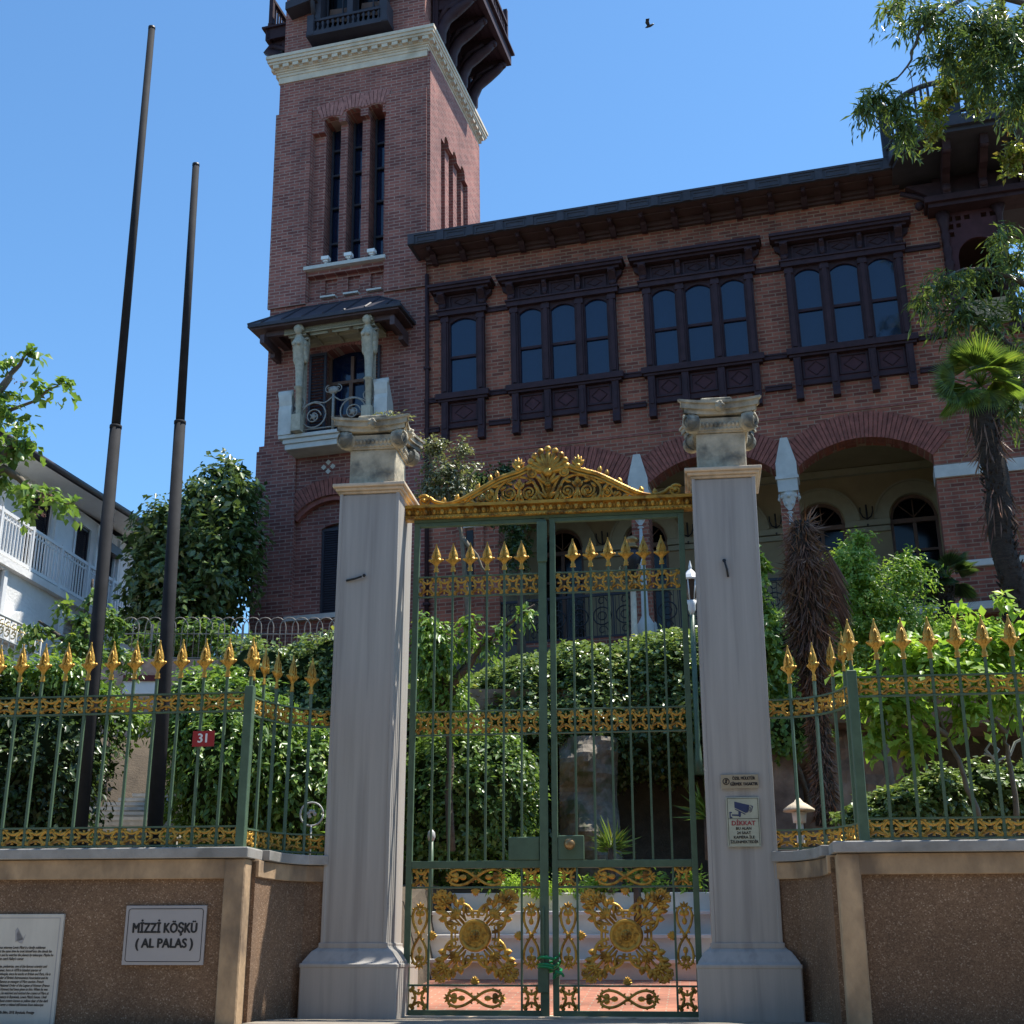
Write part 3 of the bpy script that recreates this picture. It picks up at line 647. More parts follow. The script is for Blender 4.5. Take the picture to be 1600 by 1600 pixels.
# bracketed timber balconies on the tower sides
def side_balcony(x0, sg, ya, yb, W_, zb, par):
    s = MB(); X = lambda d: x0 + sg * d
    def bx(d0, d1, y0, y1, z0, z1): s.box(min(X(d0), X(d1)), max(X(d0), X(d1)), y0, y1, z0, z1)
    bx(0, W_, ya, yb, zb, zb + .10); bx(W_ - .08, W_ + .04, ya - .06, yb + .06, zb - .06, zb + .26); bx(0, W_, ya - .06, ya, zb - .04, zb + .26); bx(0, W_, yb, yb + .06, zb - .04, zb + .26)
    bx(0, W_ + .12, ya - .12, yb + .12, zb + .26, zb + .31)
    nb = 4
    for k in range(nb):
        y = ya + .12 + (yb - ya - .24) * k / (nb - 1)
        P = [(X(d), y, z) for d, z in ((.04, zb - 1.35), (.12, zb - 1.15), (.16, zb - .9), (.30, zb - .62), (.55, zb - .42), (.80, zb - .26), (W_ - .1, zb - .1))]
        s.tube(P, [.12, .17, .14, .13, .14, .11, .09], 6); bx(0, .12, y - .10, y + .10, zb - 1.4, zb); bx(.1, W_ * .55, y - .05, y + .05, zb - .34, zb); s.tube([(X(.08), y, zb - .75), (X(.3), y, zb - .3), (X(.7), y, zb - .12)], .08, 6)
        s.ball((X(.14), y, zb - 1.22), .12, .10, .14); s.ball((X(.52), y, zb - .52), .07); s.ball((X(W_ - .12), y, zb - .16), .08); s.ball((X(.08), y, zb - 1.52), .07, .07, .12)
        bx(.1, W_ - .1, y - .035, y + .035, zb - .14, zb)
    bx(0, .04, ya, yb, zb - 1.3, zb)
    for k in range(9): bx(.05 + (W_ - .1) * k / 9, .06 + (W_ - .1) * k / 9, ya, yb, zb - .02, zb)
    for y in (ya, (ya + yb) / 2, yb): bx(W_ - .12, W_ - .02, y - .05, y + .05, zb + .3, zb + 1.6); s.ball((X(W_ - .07), y, zb + .40), .09, .09, .10)
    m = int((yb - ya) / .14)
    for k in range(m): bx(W_ - .09, W_ - .05, ya + .14 * k + .05, ya + .14 * k + .09, zb + .31, zb + 1.1)
    bx(W_ - .13, W_ - .01, ya, yb, zb + 1.1, zb + 1.18); bx(-.1, .02, ya + .2, yb - .2, zb + .1, zb + 2)
    return mpart('side_balcony', s, 'wood', par)
side_balcony(TX1 + .0, 1, .45, 3.25, 1.08, 22.75, tw)
side_balcony(TX0 - .0, -1, .75, 3.3, .75, 22.75, tw)
# canopy over the tower balcony
def MV(m, du=0, dz=0, sy=1, dy=0): m.v = [(v[0] + du, v[1] * sy + dy, v[2] + dz) for v in m.v]; return m
mb = MB(); ze, zt = 13.98, 14.71; ta, tb = -2.5, -.72
vs = [(-3.26, -1.3, ze), (.12, -1.3, ze), (.12, 0, ze + .02), (-3.26, 0, ze + .02), (ta, -.02, zt), (tb, -.02, zt), (-3.26, -1.3, ze - .07), (.12, -1.3, ze - .07), (.12, 0, ze - .05), (-3.26, 0, ze - .05)]
mb.add(vs, [(0, 1, 5, 4), (1, 2, 5), (3, 0, 4), (6, 7, 1, 0), (7, 8, 2, 1), (9, 6, 0, 3), (9, 8, 7, 6)])
def rib(p, q): p = Vector(p); q = Vector(q); mb.tube([p + Vector((0, 0, .015)), q + Vector((0, 0, .015))], .022, 4, smooth=False)
for k in range(7):
    xe = -2.95 + k * .46; t = min(1, max(0, (xe - (-3.26)) / .76)) if xe < ta else (min(1, (.12 - xe) / .84) if xe > tb else 1)
    rib((xe, -1.3, ze), (xe, -1.3 + 1.28 * t, ze + (zt - ze) * t))
rib((-3.26, -1.3, ze), (ta, -.02, zt)); rib((.12, -1.3, ze), (tb, -.02, zt)); rib((ta, -.02, zt), (tb, -.02, zt)); rib((.12, -.6, ze), (-.3, -.02, 14.4))
MV(mb, -.13, .16, .74); cn = mpart('balcony_canopy', mb, 'roof')
mb = MB(); mb.box(-2.95, -.10, -.98, -.86, 13.76, 13.90); mb.box(-2.85, -2.7, -.86, .0, 13.75, 13.89); mb.box(-.32, -.18, -.86, 0, 13.75, 13.89); mb.box(-3.2, .06, -1.24, -.01, 13.87, 13.91)
for x in (-2.95, -.08): mb.box(x - .05, x + .05, -1.2, -.05, 13.55, 13.74); mb.box(x - .05, x + .05, -.5, -.05, 13.45, 13.6)
MV(mb, -.13, .16, .74); mpart('canopy_beam', mb, 'soffit', cn)
mb = MB(); mb.box(-2.5, -.5, -.98, -.01, 13.80, 13.868)
for k in range(4): panel(mb, -2.42 + k * .48, -2.02 + k * .48, 13.70, 13.72, -.9); mb.box(-2.42 + k * .48, -2.38 + k * .48, -.98, -.01, 13.74, 13.80)
for y in (-.98, -.52, -.06): mb.box(-2.5, -.5, y, y + .05, 13.74, 13.80)
MV(mb, -.16, .16, .74); mpart('coffered_ceiling', mb, 'trim', cn)
# balcony slab, pedestals, railing
mb = MB(); mb.box(-2.56, -.02, -1.16, -.05, 11.38, 11.46); mb.box(-2.48, -.1, -1.08, -.05, 11.28, 11.38); mb.box(-2.44, -.14, -1.02, -.05, 11.16, 11.28)
MV(mb, -.18, .22, .56); bal = mpart('balcony', mb, 'marble_white', bevel=.012)
for x in (-2.42, -.34):
    s = MB(); s.prismx([(-1.12, 11.46), (-1.12, 12.0), (-1.08, 12.1), (-1.12, 12.2), (-1.14, 12.34), (-1.08, 12.43), (-1.0, 12.42), (-.55, 12.0), (-.5, 11.9), (-.5, 11.46)], x - .14, x + .14)
    s.tube([(x - .16, -1.06, 12.37), (x + .16, -1.06, 12.37)], .07, 10)
    MV(s, -.18, .22, .60); mpart('pedestal', s, 'marble_white', bal)
s = MB(); yb_ = -1.08; s.tube([(-2.28, yb_, 11.53), (-.48, yb_, 11.53)], .018, 5); s.tube([(-2.28, yb_, 11.5), (-2.28, yb_, 12.1)], .018, 5); s.tube([(-1.38, yb_, 11.46), (-1.38, yb_, 12.25)], .03, 6); s.ball((-1.38, yb_, 12.33), .12, .05, .09)
for sg in (-1, 1):
    cx = -1.38 + sg * .43
    s.tube(spiral(cx, 11.83, .27, .27, 0, 2 * pi, 22, yb_), .017, 5); s.tube(spiral(cx, 11.80, .17, .07, 0, 2.6 * pi, 20, yb_), .016, 5); s.ball((cx, yb_, 11.8), .06, .03, .06)
    for g in range(5): s.leaf(cx, 11.8, g * 2 * pi / 5, .10, .05, yb_, .01)
    s.tube(spiral(cx + sg * .32, 12.12, .14, .03, sg * .3 - pi / 2 if sg > 0 else -pi / 2 + pi + .3, (sg * .3 - pi / 2 if sg > 0 else pi / 2 + .3) + sg * 3.6 * pi, 22, yb_), .015, 5)
    s.tube(spiral(cx + sg * .34, 11.68, .12, .03, pi / 2, pi / 2 + sg * 3 * pi, 18, yb_), .014, 5); s.tube(spiral(cx + sg * .34, 11.88, .12, .03, pi / 2, pi / 2 - sg * 3 * pi, 18, yb_), .014, 5)
    s.tube(curve([(-1.38, 12.2), (-1.38 + sg * .18, 12.08), (-1.38 + sg * .4, 12.12), (-1.38 + sg * .62, 12.05), (cx + sg * .45, 11.85), (cx + sg * .46, 11.53)], 5, yb_), .016, 5)
    s.tube(spiral(-1.38 + sg * .10, 12.36, .09, .03, pi / 2, pi / 2 - sg * 2.4 * pi, 14, yb_), .013, 5)
MV(s, -.18, .22, 1, .46); mpart('scroll_railing', s, 'iron_grey', bal)
# herm figures carrying the canopy
for x in (-2.12, -.60):
    s = MB(); Y0 = -.88
    sec = [(11.9, .055, .06, .02), (12.5, .07, .07, .0), (12.52, .10, .10, -.02), (12.56, .07, .08, 0), (12.9, .085, .095, .0), (13.15, .105, .12, -.02), (13.28, .10, .12, -.05), (13.38, .12, .15, -.07), (13.48, .13, .16, -.09), (13.56, .125, .12, -.07), (13.62, .10, .09, -.06), (13.67, .06, .06, -.08), (13.72, .055, .06, -.10)]
    n = 12; vs = []
    for z, rx, ry, dy in sec:
        for k in range(n): g = 2 * pi * k / n; vs.append((x + cos(g) * rx, Y0 + dy + sin(g) * ry, z))
    fs = [(i * n + k, i * n + (k + 1) % n, (i + 1) * n + (k + 1) % n, (i + 1) * n + k) for i in range(len(sec) - 1) for k in range(n)]
    s.add(vs, fs, True)
    s.ball((x, Y0 - .13, 13.79), .085, .095, .115, 12, 8); s.ball((x, Y0 - .215, 13.78), .014, .02, .025, 6, 4); s.ball((x, Y0 - .20, 13.745), .025, .012, .008, 6, 4)
    for q in (-1, 1):
        s.ball((x + q * .028, Y0 - .205, 13.805), .014, .01, .010, 6, 4); s.ball((x + q * .05, Y0 - .21, 13.44), .055, .055, .055, 8, 6)
        for j, (dz, dx) in enumerate(((0, .0), (-.1, .03), (-.2, .04), (-.3, .05))): s.ball((x + q * (.11), Y0 + .04, 13.48 + dz), .055, .17 - j * .025, .11, 8, 5)
        s.tube([(x + q * .11, Y0 - .03, 13.60), (x + q * .13, Y0 + .10, 13.68), (x + q * .11, Y0 + .18, 13.55), (x + q * .10, Y0 + .14, 13.3)], .03, 6)
        s.tube([(x + q * .06, Y0 - .06, 13.18), (x + q * .09, Y0 - .03, 13.25), (x + q * .10, Y0 + .05, 13.3)], .018, 5)
    for k in range(9): g = pi * k / 8; s.ball((x + cos(g) * .085, Y0 - .12 + (.02 if k in (0, 8) else 0), 13.80 + sin(g) * .09), .032, .05, .032, 6, 4)
    s.box(x - .12, x + .12, Y0 - .02, Y0 + .26, 13.70, 13.739); s.box(x - .06, x + .08, Y0 + .10, Y0 + .2, 11.54, 13.70)
    s.box(x - .1, x + .1, Y0 - .12, Y0 + .12, 11.54, 11.9)
    MV(s, -.18, .15, 1, .20); mpart('herm_figure', s, 'statue', label=('winged herm figure under the canopy, nearer the tower\'s outer corner' if x < -1 else 'winged herm figure under the canopy, nearer the wing'))
# balcony door with shutters, ground window shutters
f = MB(); a, b = DOOR[0], DOOR[1]
f.box(a, a + .07, .30, .36, 11.5, 13.8); f.box(b - .07, b, .30, .36, 11.5, 13.8); f.box(a + .07, b - .07, .29, .37, 13.10, 13.17); f.box(-1.60, -1.52, .295, .365, 11.5, 13.10); f.box(-1.57, -1.50, .295, .365, 13.17, 13.72); f.box(a + .07, b - .07, .3, .36, 12.35, 12.40); f.box(a + .1, a + .16, .3, .36, 11.5, 13.1); f.box(b - .16, b - .1, .3, .36, 11.5, 13.1)
o = mpart('balcony_door', f, 'brownwood'); p = MB(); p.box(a, b, .38, .40, 11.5, 13.85); mpart('pane', p, 'glass', o); p = MB(); p.box(a, b, .55, .57, 11.5, 13.9); mpart('backing', p, 'dark', o)
def louvre(mb, x0, x1, z0, z1, y, n):
    mb.box(x0, x0 + .05, y, y + .04, z0, z1); mb.box(x1 - .05, x1, y, y + .04, z0, z1); mb.box(x0, x1, y + .001, y + .039, z0, z0 + .06); mb.box(x0, x1, y + .001, y + .039, z1 - .06, z1)
    for k in range(n): z = z0 + .06 + (z1 - z0 - .12) * (k + .5) / n; mb.prismx([(y + .005, z - .02), (y + .012, z - .02), (y + .035, z + .02), (y + .028, z + .02)], x0 + .05, x1 - .05)
for x0, x1, y in ((-2.12, -1.98, .10), (-1.12, -.98, .10)):
    s = MB(); louvre(s, x0 - (.25 if x0 < -2 else 0), x1 + (0 if x0 < -2 else .2), 11.52, 13.72, -.06, 30); mpart('balcony_shutter', s, 'shutter')
s = MB(); louvre(s, LOWW[0], -1.62, 8.03, 9.86, .16, 34); louvre(s, -1.60, LOWW[1], 8.03, 9.86, .16, 34); s.box(LOWW[0], LOWW[1], .21, .23, 8.0, 10.0); mpart('tower_shutter', s, 'shutter')
# brick pier and painted dark opening between tower and loggia
s = MB(); s.box(1.22, 1.42, -.05, -.0, 6.3, 9.5); s.box(.85, 1.05, -.04, 0, 6.3, 9.5); mpart('wall_pilaster', s, 'brick')
s = MB(); s.box(1.07, 1.2, -.02, .0, 8.2, 9.45); mpart('blind_opening', s, 'black')  # black slab on the wall, painted as the shaded depth of an opening

# --- corner bay with roof balcony
s = MB(); P = [(9.72, 3.0), (9.72, -.80)]
P += [(9.74 + .95 * (1 - cos(t)), -.80 - 1.0 * sin(t)) for t in [pi / 2 * k / 10 for k in range(1, 11)]] + [(13.6, -1.80), (13.6, 3.0)]
s.prismz([(x, y) for x, y in P], 15.60, 15.80)
P2 = [(9.72, -.80)] + P[2:12] + [(13.6, -1.8)]
s.prismz([(x, y) for x, y in [(9.78, 2.6), (9.78, -.76)] + [(9.82 + .9 * (1 - cos(t)), -.76 - .95 * sin(t)) for t in [pi / 2 * k / 10 for k in range(1, 11)]] + [(13.6, -1.71), (13.6, 2.6)]], 15.52, 15.598)
bay = mpart('roof_balcony', s, 'roof')
s = MB(); PL = [(p[0], p[1] + .12) for p in P2]
s.tube([(x, y, 16.62) for x, y in PL], .05, 6); s.tube([(x, y, 15.95) for x, y in PL], .04, 6)
L_ = [0]
for i in range(1, len(PL)): L_.append(L_[-1] + math.dist(PL[i], PL[i - 1]))
def along(PL, L_, d):
    for i in range(1, len(PL)):
        if L_[i] >= d: t = (d - L_[i - 1]) / (L_[i] - L_[i - 1]); return tuple(PL[i - 1][j] + (PL[i][j] - PL[i - 1][j]) * t for j in range(len(PL[0])))
    return PL[-1]
d = .1
while d < L_[-1]: x, y = along(PL, L_, d); s.box(x - .022, x + .022, y - .022, y + .022, 15.8, 16.62); d += .125
for d in (.02, 1.75, 3.5):
    x, y = along(PL, L_, d); s.box(x - .08, x + .08, y - .08, y + .08, 15.8, 16.75); s.ball((x, y, 16.9), .13, .13, .16); s.prismz([(x - .1, y - .1), (x + .1, y - .1), (x + .1, y + .1), (x - .1, y + .1)], 16.75, 16.8)
mpart('balustrade', s, 'iron', bay)
for x in (10.72, 11.38, 12.1):
    s = MB(); s.prismx([(-.31, 14.99), (-.48, 15.0), (-.52, 15.10), (-.50, 15.2), (-.72, 15.27), (-.95, 15.26), (-1.25, 15.36), (-1.45, 15.34), (-1.5, 15.519), (-.31, 15.519)], x - .07, x + .07)
    s.box(x - .07, x + .07, -.45, -.30, 14.99, 15.4); s.ball((x, -.5, 15.1), .09, .06, .08); s.ball((x, -1.38, 15.36), .09, .08, .06); mpart('bracket', s, 'wood', bay)
s = MB(); s.box(10.30, 13.3, -.50, .1, 14.86, 14.98); s.box(10.36, 13.3, -.42, .1, 14.78, 14.86); s.box(10.5, 13.3, -.30, -.02, 14.98, 15.38); s.box(10.5, 13.3, -.2, .42, 15.3, 15.51)
s.prism([(10.0, 15.38), (10.5, 15.02), (10.5, 15.38)], -.3, -.1); s.tube([(9.9, -.2, 15.3), (10.25, -.2, 15.15), (10.45, -.2, 14.98)], .05, 6); s.ball((10.22, -.2, 14.97), .09)
mpart('bay_cornice', s, 'wood')
s = MB(); s.lathe([(.07, 12.4), (.10, 12.5), (.08, 12.6), (.06, 13.6), (.10, 13.7), (.06, 13.8), (.09, 14.0), (.06, 14.1), (.09, 14.3), (.06, 14.4), (.10, 14.55), (.14, 14.78)], (10.62, -.12, 0), 12); s.lathe([(.07, 12.4), (.06, 14.6), (.14, 14.78)], (11.62, -.12, 0), 10)
mpart('bay_column', s, 'wood')
s = MB(); A_ = (10.70, 11.60, 12.4, 14.45, .40)
lat = [(10.76 + .155 * i, 10.86 + .155 * i, 14.62 - .15 * j, 14.72 - .15 * j, 0) for i, j in ((0, 0), (1, 0), (2, 0))]
wall(s, 10.66, 11.66, 12.4, 14.78, -.10, -.03, [(10.80, 11.55, 12.4, 14.20, .36)] + [(10.70, 10.785, 14.60, 14.70, 0), (10.70, 10.785, 14.43, 14.54, 0), (10.70, 10.785, 14.27, 14.37, 0), (10.84, 10.94, 14.60, 14.70, 0), (10.84, 10.92, 14.45, 14.54, 0), (11.00, 11.10, 14.60, 14.70, 0), (11.30, 11.40, 14.60, 14.70, 0), (11.46, 11.56, 14.60, 14.70, 0)], seg=12)
mpart('lattice_spandrel', s, 'wood_panel')
s = MB(); s.box(10.5, 10.55, .42, 3, 12.4, 15.4); s.box(10.55, 11.6, 2.8, 2.9, 12.4, 15.3); s.box(11.56, 11.60, .0, 2.8, 12.4, 15.3); s.box(10.55, 11.56, .0, 2.8, 14.8, 14.9); mpart('bay_interior', s, 'soffit')
s = MB(); s.box(10.55, 11.66, -.1, .1, 12.4, 12.9); s.box(11.60, 11.66, -.02, 3, 12.4, 12.9); mpart('bay_parapet', s, 'plaster')
s = MB(); s.box(11.66, 13.6, .06, .12, 13.15, 13.23)
for k in range(5): s.tube(spiral(11.95 + k * .36, 12.88, .17, .17, 0, 2 * pi, 14, .09), .025, 5); s.box(11.76 + k * .36, 11.79 + k * .36, .07, .11, 12.4, 13.15)
s.box(11.66, 13.6, .06, .12, 12.5, 12.56); mpart('terrace_railing', s, 'iron')
s = MB(); s.box(11.66, 13.7, -.25, .5, 12.32, 12.42); s.box(11.5, 13.7, -.18, .04, 12.2, 12.318); s.box(11.2, 13.6, -.14, 0, 10.85, 11.0); s.tube([(11.3, -.2, 11.3), (11.5, -.22, 11.34), (12.8, -.2, 11.36)], .07, 8)
mpart('terrace_cornice', s, 'wood')
s = MB()
for k in range(22): g = k * 2.4; r = .05 * sqrt(k); s.ball((11.62 + cos(g) * r, -.10, 10.72 + sin(g) * r), .07, .08, .07, 7, 5)
mpart('carved_head', s, 'oldstone')
# ------------------------------------------------------------------ gate ornaments (authored around 0,0 in the x,z plane)
def finial_mb(h=.285, w_=.062, n=10):
    m = MB(); prof = [(.35, 0), (.42, .03), (.30, .06), (.38, .10), (.30, .14), (.22, .17), (.30, .24), (.55, .30), (.95, .36), (1.0, .42), (.78, .46), (.70, .49), (.74, .54), (.62, .64), (.40, .76), (.20, .87), (.09, .94), (.14, .97), (.02, 1.0)]
    m.lathe([(r * w_, z * h) for r, z in prof], n=n, sy=.5)
    for q in (-1, 1):
        m.ball((q * w_ * .95, 0, h * .415), w_ * .28, w_ * .3, h * .04, 6, 4)
        m.tube([(q * w_ * .25, -w_ * .40, h * .30), (q * w_ * .45, -w_ * .48, h * .40), (q * w_ * .12, -w_ * .5, h * .48), (q * w_ * .22, -w_ * .40, h * .62), (0, -w_ * .32, h * .74)], w_ * .10, 4)
        m.ball((q * w_ * .3, -w_ * .42, h * .52), w_ * .13, w_ * .1, h * .03, 6, 4)
    m.ball((0, -w_ * .5, h * .40), w_ * .14, w_ * .12, h * .035, 6, 4)
    return m
def rosette_mb(w_, h, r=.009, bold=1.0):      # four C scrolls back to back round a diamond void
    m = MB(); a, b = w_ / 2, h / 2
    for k in range(4):
        def Q(s_, t): return ((s_ * a, t * b), (s_ * b * a / b, -t * b), (-t * a, s_ * b), (t * a, s_ * b))[k]
        for sg in (-1, 1):
            P = [Q(sg * x, z) for x, z in ((0, .36), (.16, .40), (.36, .50), (.62, .66), (.80, .86), (.72, .97), (.56, .92), (.54, .82))]
            m.tube(curve(P, 3), [r * 1.25] * 12 + [r] * 6 + [r * .8] * 4, 5)
            m.ball((Q(sg * .62, .88)[0], 0, Q(sg * .62, .88)[1]), r * 1.5, r * 1.2, r * 1.5, 6, 4)
        p = Q(0, .40); m.ball((p[0], -.002, p[1]), r * 1.5, r * 1.3, r * 1.5, 6, 4)
        p = Q(0, .80); q = Q(0, .45); m.tube([(q[0], 0, q[1]), (p[0], 0, p[1])], [r * .6, r * 1.3], 5)
    return m
def lyre_mb(w_, h, r=.011):       # upright figure-of-eight ornament with palmettes
    m = MB(); a, b = w_ / 2, h / 2
    for s_ in (-1, 1):
        P = curve([(0, 0), (s_ * a * .62, b * .32), (s_ * a * .78, b * .62), (s_ * a * .45, b * .84), (s_ * a * .10, b * .72)], 5)
        m.tube(P, r, 6); P = [(x, y, -z) for x, y, z in P]; m.tube(P, r, 6)
        for q in (-1, 1):
            m.ball((s_ * a * .22, 0, q * b * .66), r * 2, r * 1.2, r * 2, 6, 4); m.leaf(s_ * a * .72, q * b * .55, (0 if s_ > 0 else pi) + q * s_ * .6, a * .35, a * .25)
            m.leaf(s_ * a * .70, q * b * .76, (pi / 2 if q > 0 else -pi / 2) - s_ * q * .5, a * .3, a * .22); m.leaf(s_ * a * .35, q * b * .14, (0 if s_ > 0 else pi) - q * s_ * .9, a * .3, a * .2)
    for q in (-1, 1):
        for g in (-.7, 0, .7): m.leaf(0, q * b * .82, q * pi / 2 + g, b * .20, a * .28)
        m.leaf(0, q * b * .70, -q * pi / 2, b * .18, a * .22)
        m.ball((0, 0, q * b * .42), r * 1.8, r, r * 2.4, 6, 4); m.tube([(0, 0, q * b * .44), (0, 0, q * b * .72)], r * .7, 4)
    m.ball((0, -.004, 0), r * 1.8, r * 1.5, r * 1.8, 6, 4)
    return m
def palm_mb(s_=.06):
    m = MB()
    for k, g in enumerate((-1.25, -.75, -.3, 0, .3, .75, 1.25)): m.leaf(0, 0, pi / 2 + g, s_ * (1.0 - .25 * abs(g)), s_ * .42, 0, .014)
    m.ball((0, 0, 0), s_ * .3, .014, s_ * .22, 7, 5); return m
def medallion_mb(W_=.76, H_=.80):
    m = MB()
    # central boss
    m.lathe([(.005, -.045), (.03, -.042), (.035, -.025), (.06, -.020), (.085, -.028), (.10, -.018), (.108, -.034), (.126, -.038), (.134, -.028), (.138, -.005), (.138, .012), (.005, .014)], (0, 0, 0), 28, axis='y')
    for k in range(8):
        g = k * pi / 4; m.ball((cos(g) * .032, -.040, sin(g) * .032), .013, .010, .013, 6, 4)
        m.tube(spiral(cos(g) * .075, sin(g) * .075, .022, .006, g, g + 1.6 * pi, 8, -.028), .0045, 4)
    m.ball((0, -.045, 0), .016, .014, .016, 7, 5)
    # square ring with rounded loops
    for q in range(4):
        g = q * pi / 2; c, s_ = cos(g), sin(g); R_ = lambda x, z: (x * c - z * s_, x * s_ + z * c)
        def T(P, r, n=6): m.tube([(R_(x, z)[0], y, R_(x, z)[1]) for x, y, z in P], r, n)
        T(curve([(-.085, .135), (-.10, .185), (-.04, .20), (.04, .20), (.10, .185), (.085, .135)], 4, -.004), .011)
        T(curve([(-.07, .165), (0, .172), (.07, .165)], 4, -.004), .007, 5)
    for sx in (-1, 1):
        for sz in (-1, 1):
            ang = atan2(sz * .40, sx * .38); p = ang + pi / 2
            def D(t, o): return (cos(ang) * t + cos(p) * o, sin(ang) * t + sin(p) * o)
            # outer C bands curving from boss to the corner
            for o in (-1, 1):
                m.tube(curve([D(.12, .085 * o), D(.17, .118 * o), D(.235, .118 * o), D(.29, .085 * o), D(.34, .055 * o), D(.40, .052 * o), D(.46, .035 * o)], 4, 0), .0150, 6, flat=.9)
                m.tube(spiral(*D(.175, .085 * o), .030, .010, ang, ang + 2.6 * pi * o, 12, -.008), .008, 5)
                m.tube(spiral(*D(.455, .035 * o), .035, .008, ang - o, ang - o + 2.4 * pi * o, 12, -.006), .0085, 5)
                for (t, oo, g, L_, w2) in ((.27, .085, .9, .07, .055), (.33, .06, .8, .075, .05), (.38, .055, .8, .06, .045), (.43, .04, .9, .05, .035), (.27, .045, .5, .09, .055), (.34, .03, .4, .08, .05), (.20, .06, .7, .07, .05), (.40, .02, .5, .07, .04)):
                    m.leaf(*D(t, oo * o), ang + o * g, L_, w2, -.004, .016)
            # shell fan and flower on the diagonal
            for k in range(7):
                g = (k - 3) * .36; m.leaf(*D(.215, 0), ang + g, .095 - .006 * abs(k - 3), .034, -.012, .02)
            m.ball((*[D(.215, 0)[0]], -.03, D(.215, 0)[1]), .022, .018, .022, 7, 5)
            for k in range(6): m.leaf(*D(.375, 0), ang + k * pi / 3, .058, .034, -.010, .016)
            m.ball((D(.375, 0)[0], -.022, D(.375, 0)[1]), .013, .013, .013, 6, 4)
            for g in (-.8, -.3, .3, .8): m.leaf(*D(.44, 0), ang + g, .075, .035, -.004, .014)
            m.tube([(D(.12, 0)[0], 0, D(.12, 0)[1]), (D(.47, 0)[0], 0, D(.47, 0)[1])], .014, 6)
            m.tube([(D(.14, -.03)[0], -.01, D(.14, -.03)[1]), (D(.24, -.03)[0], -.02, D(.24, -.03)[1])], .008, 4); m.tube([(D(.14, .03)[0], -.01, D(.14, .03)[1]), (D(.24, .03)[0], -.02, D(.24, .03)[1])], .008, 4)
    return m
ME = {}
def shared(k, mb, m): me = mb.mesh(k); setmat(me, M[m]); ME[k] = me; return me
FIN = shared('finial', finial_mb(.285, .062), 'gold'); ROS = shared('rosette', rosette_mb(.158, .184, .0085), 'gold'); ROSF = shared('rosette', rosette_mb(.200, .140, .0100), 'gold')
FINF = shared('finial', finial_mb(.34, .062), 'gold'); LYV = shared('scroll_ornament', lyre_mb(.165, .56, .0125), 'gold')
hl = lyre_mb(.172, .54, .0135); hm = MB(); hm.add([(z, y, x) for x, y, z in hl.v], [f[::-1] for f in hl.f], True); LYH = shared('scroll_ornament', hm, 'gold')
SQ = shared('rosette', rosette_mb(.15, .185, .010), 'gold'); MED = shared('medallion', medallion_mb(), 'gold'); PALM = shared('palmette', palm_mb(.065), 'gold')

# ------------------------------------------------------------------ gate leaves
BARU = MB().box(-.0095, .0095, -.0095, .0095, 0, 2.66); BARM = shared('bar', BARU, 'green')
def gate_leaf(u0, u1, name, label, lock):
    r = root(name, label, 'gate', GF, ((u0 + u1) / 2, 0, 0))
    f = MB(); S = .052; T = .022
    f.box(u0, u0 + S, -T, T, 0, 4.44); f.box(u1 - S, u1, -T, T, 0, 4.44)
    a, b = u0 + S, u1 - S
    f.box(a, b, -T, T, 0, .055); f.box(a, b, -T, T, 1.225, 1.29); f.box(a, b, -T, T, 4.40, 4.44)
    for z in (3.70, 3.895, 2.395, 2.61): f.box(a, b, -.010, .010, z, z + .014)
    f.box(a, b, -.012, .012, .245, .262); f.box(a, b, -.012, .012, 1.055, 1.072)
    c1, c2 = a + .165, b - .165
    for x in (c1, c2): f.box(x - .009, x + .009, -.0125, .0125, .055, 1.225)
    part('frame', f, M['green'], r, bevel=.003)
    st = (b - a) / 7
    for k in range(1, 7):
        o = inst('bar', BARM, r, (a + st * k, 0, 1.29)); fi = bpy.data.objects.new('finial', FIN); COL.objects.link(fi); fi.parent = o; fi.location = (0, 0, 2.66)
    for k in range(7):
        for z in (3.805, 2.51): inst('rosette', ROS, r, (a + st * (k + .5), 0, z))
    xm = (c1 + c2) / 2
    inst('medallion', MED, r, (xm, 0, .662), sc=((c2 - c1 - .01) / .76 * .97, 1, 1.0))
    for x, z, g in ((xm, 1.05, pi), (xm, .27, 0)): o = inst('palmette', PALM, r, (x, 0, z)); o.rotation_euler = (0, g, 0)
    for x, g in ((c1 + .01, pi / 2), (c2 - .01, -pi / 2)): o = inst('palmette', PALM, r, (x, 0, .66)); o.rotation_euler = (0, g, 0)
    for x in ((a + c1) / 2, (b + c2) / 2):
        inst('scroll_ornament', LYV, r, (x, 0, .66))
        for z in (1.15, .15): inst('rosette', SQ, r, (x, 0, z))
    for z in (1.15, .15): inst('scroll_ornament', LYH, r, (xm, 0, z))
    if lock == 1:
        s = MB(); s.box(b - .28, b - .004, -.03, .03, 1.292, 1.49); part('lock_box', s, M['green'], r, bevel=.008)
        s = MB(); s.box(b, b + .075, -.05, -.023, 0, 4.42); s.box(b - .01, b + .085, -.065, -.05, 4.0, 4.40); s.box(b - .02, b + .07, -.07, -.051, .20, .40); s.tube([(b + .03, -.06, .4), (b + .03, -.06, .9)], .012, 6); part('meeting_stile', s, M['green'], r, bevel=.004)
    else:
        s = MB(); s.box(a + .004, a + .23, -.03, .03, 1.292, 1.50); part('lock_box', s, M['green'], r, bevel=.008)
        s = MB(); s.lathe([(.02, 0), (.02, -.03), (.045, -.04), (.05, -.06), (.035, -.075), (.01, -.08)], (a + .11, -.03, 1.42), 14, axis='y'); part('door_knob', s, M['brass'], r)
    return r
gate_leaf(-1.232, .018, 'gate_leaf', 'green and gold ornamental gate leaf hinged to the pillar without any signs', 1)
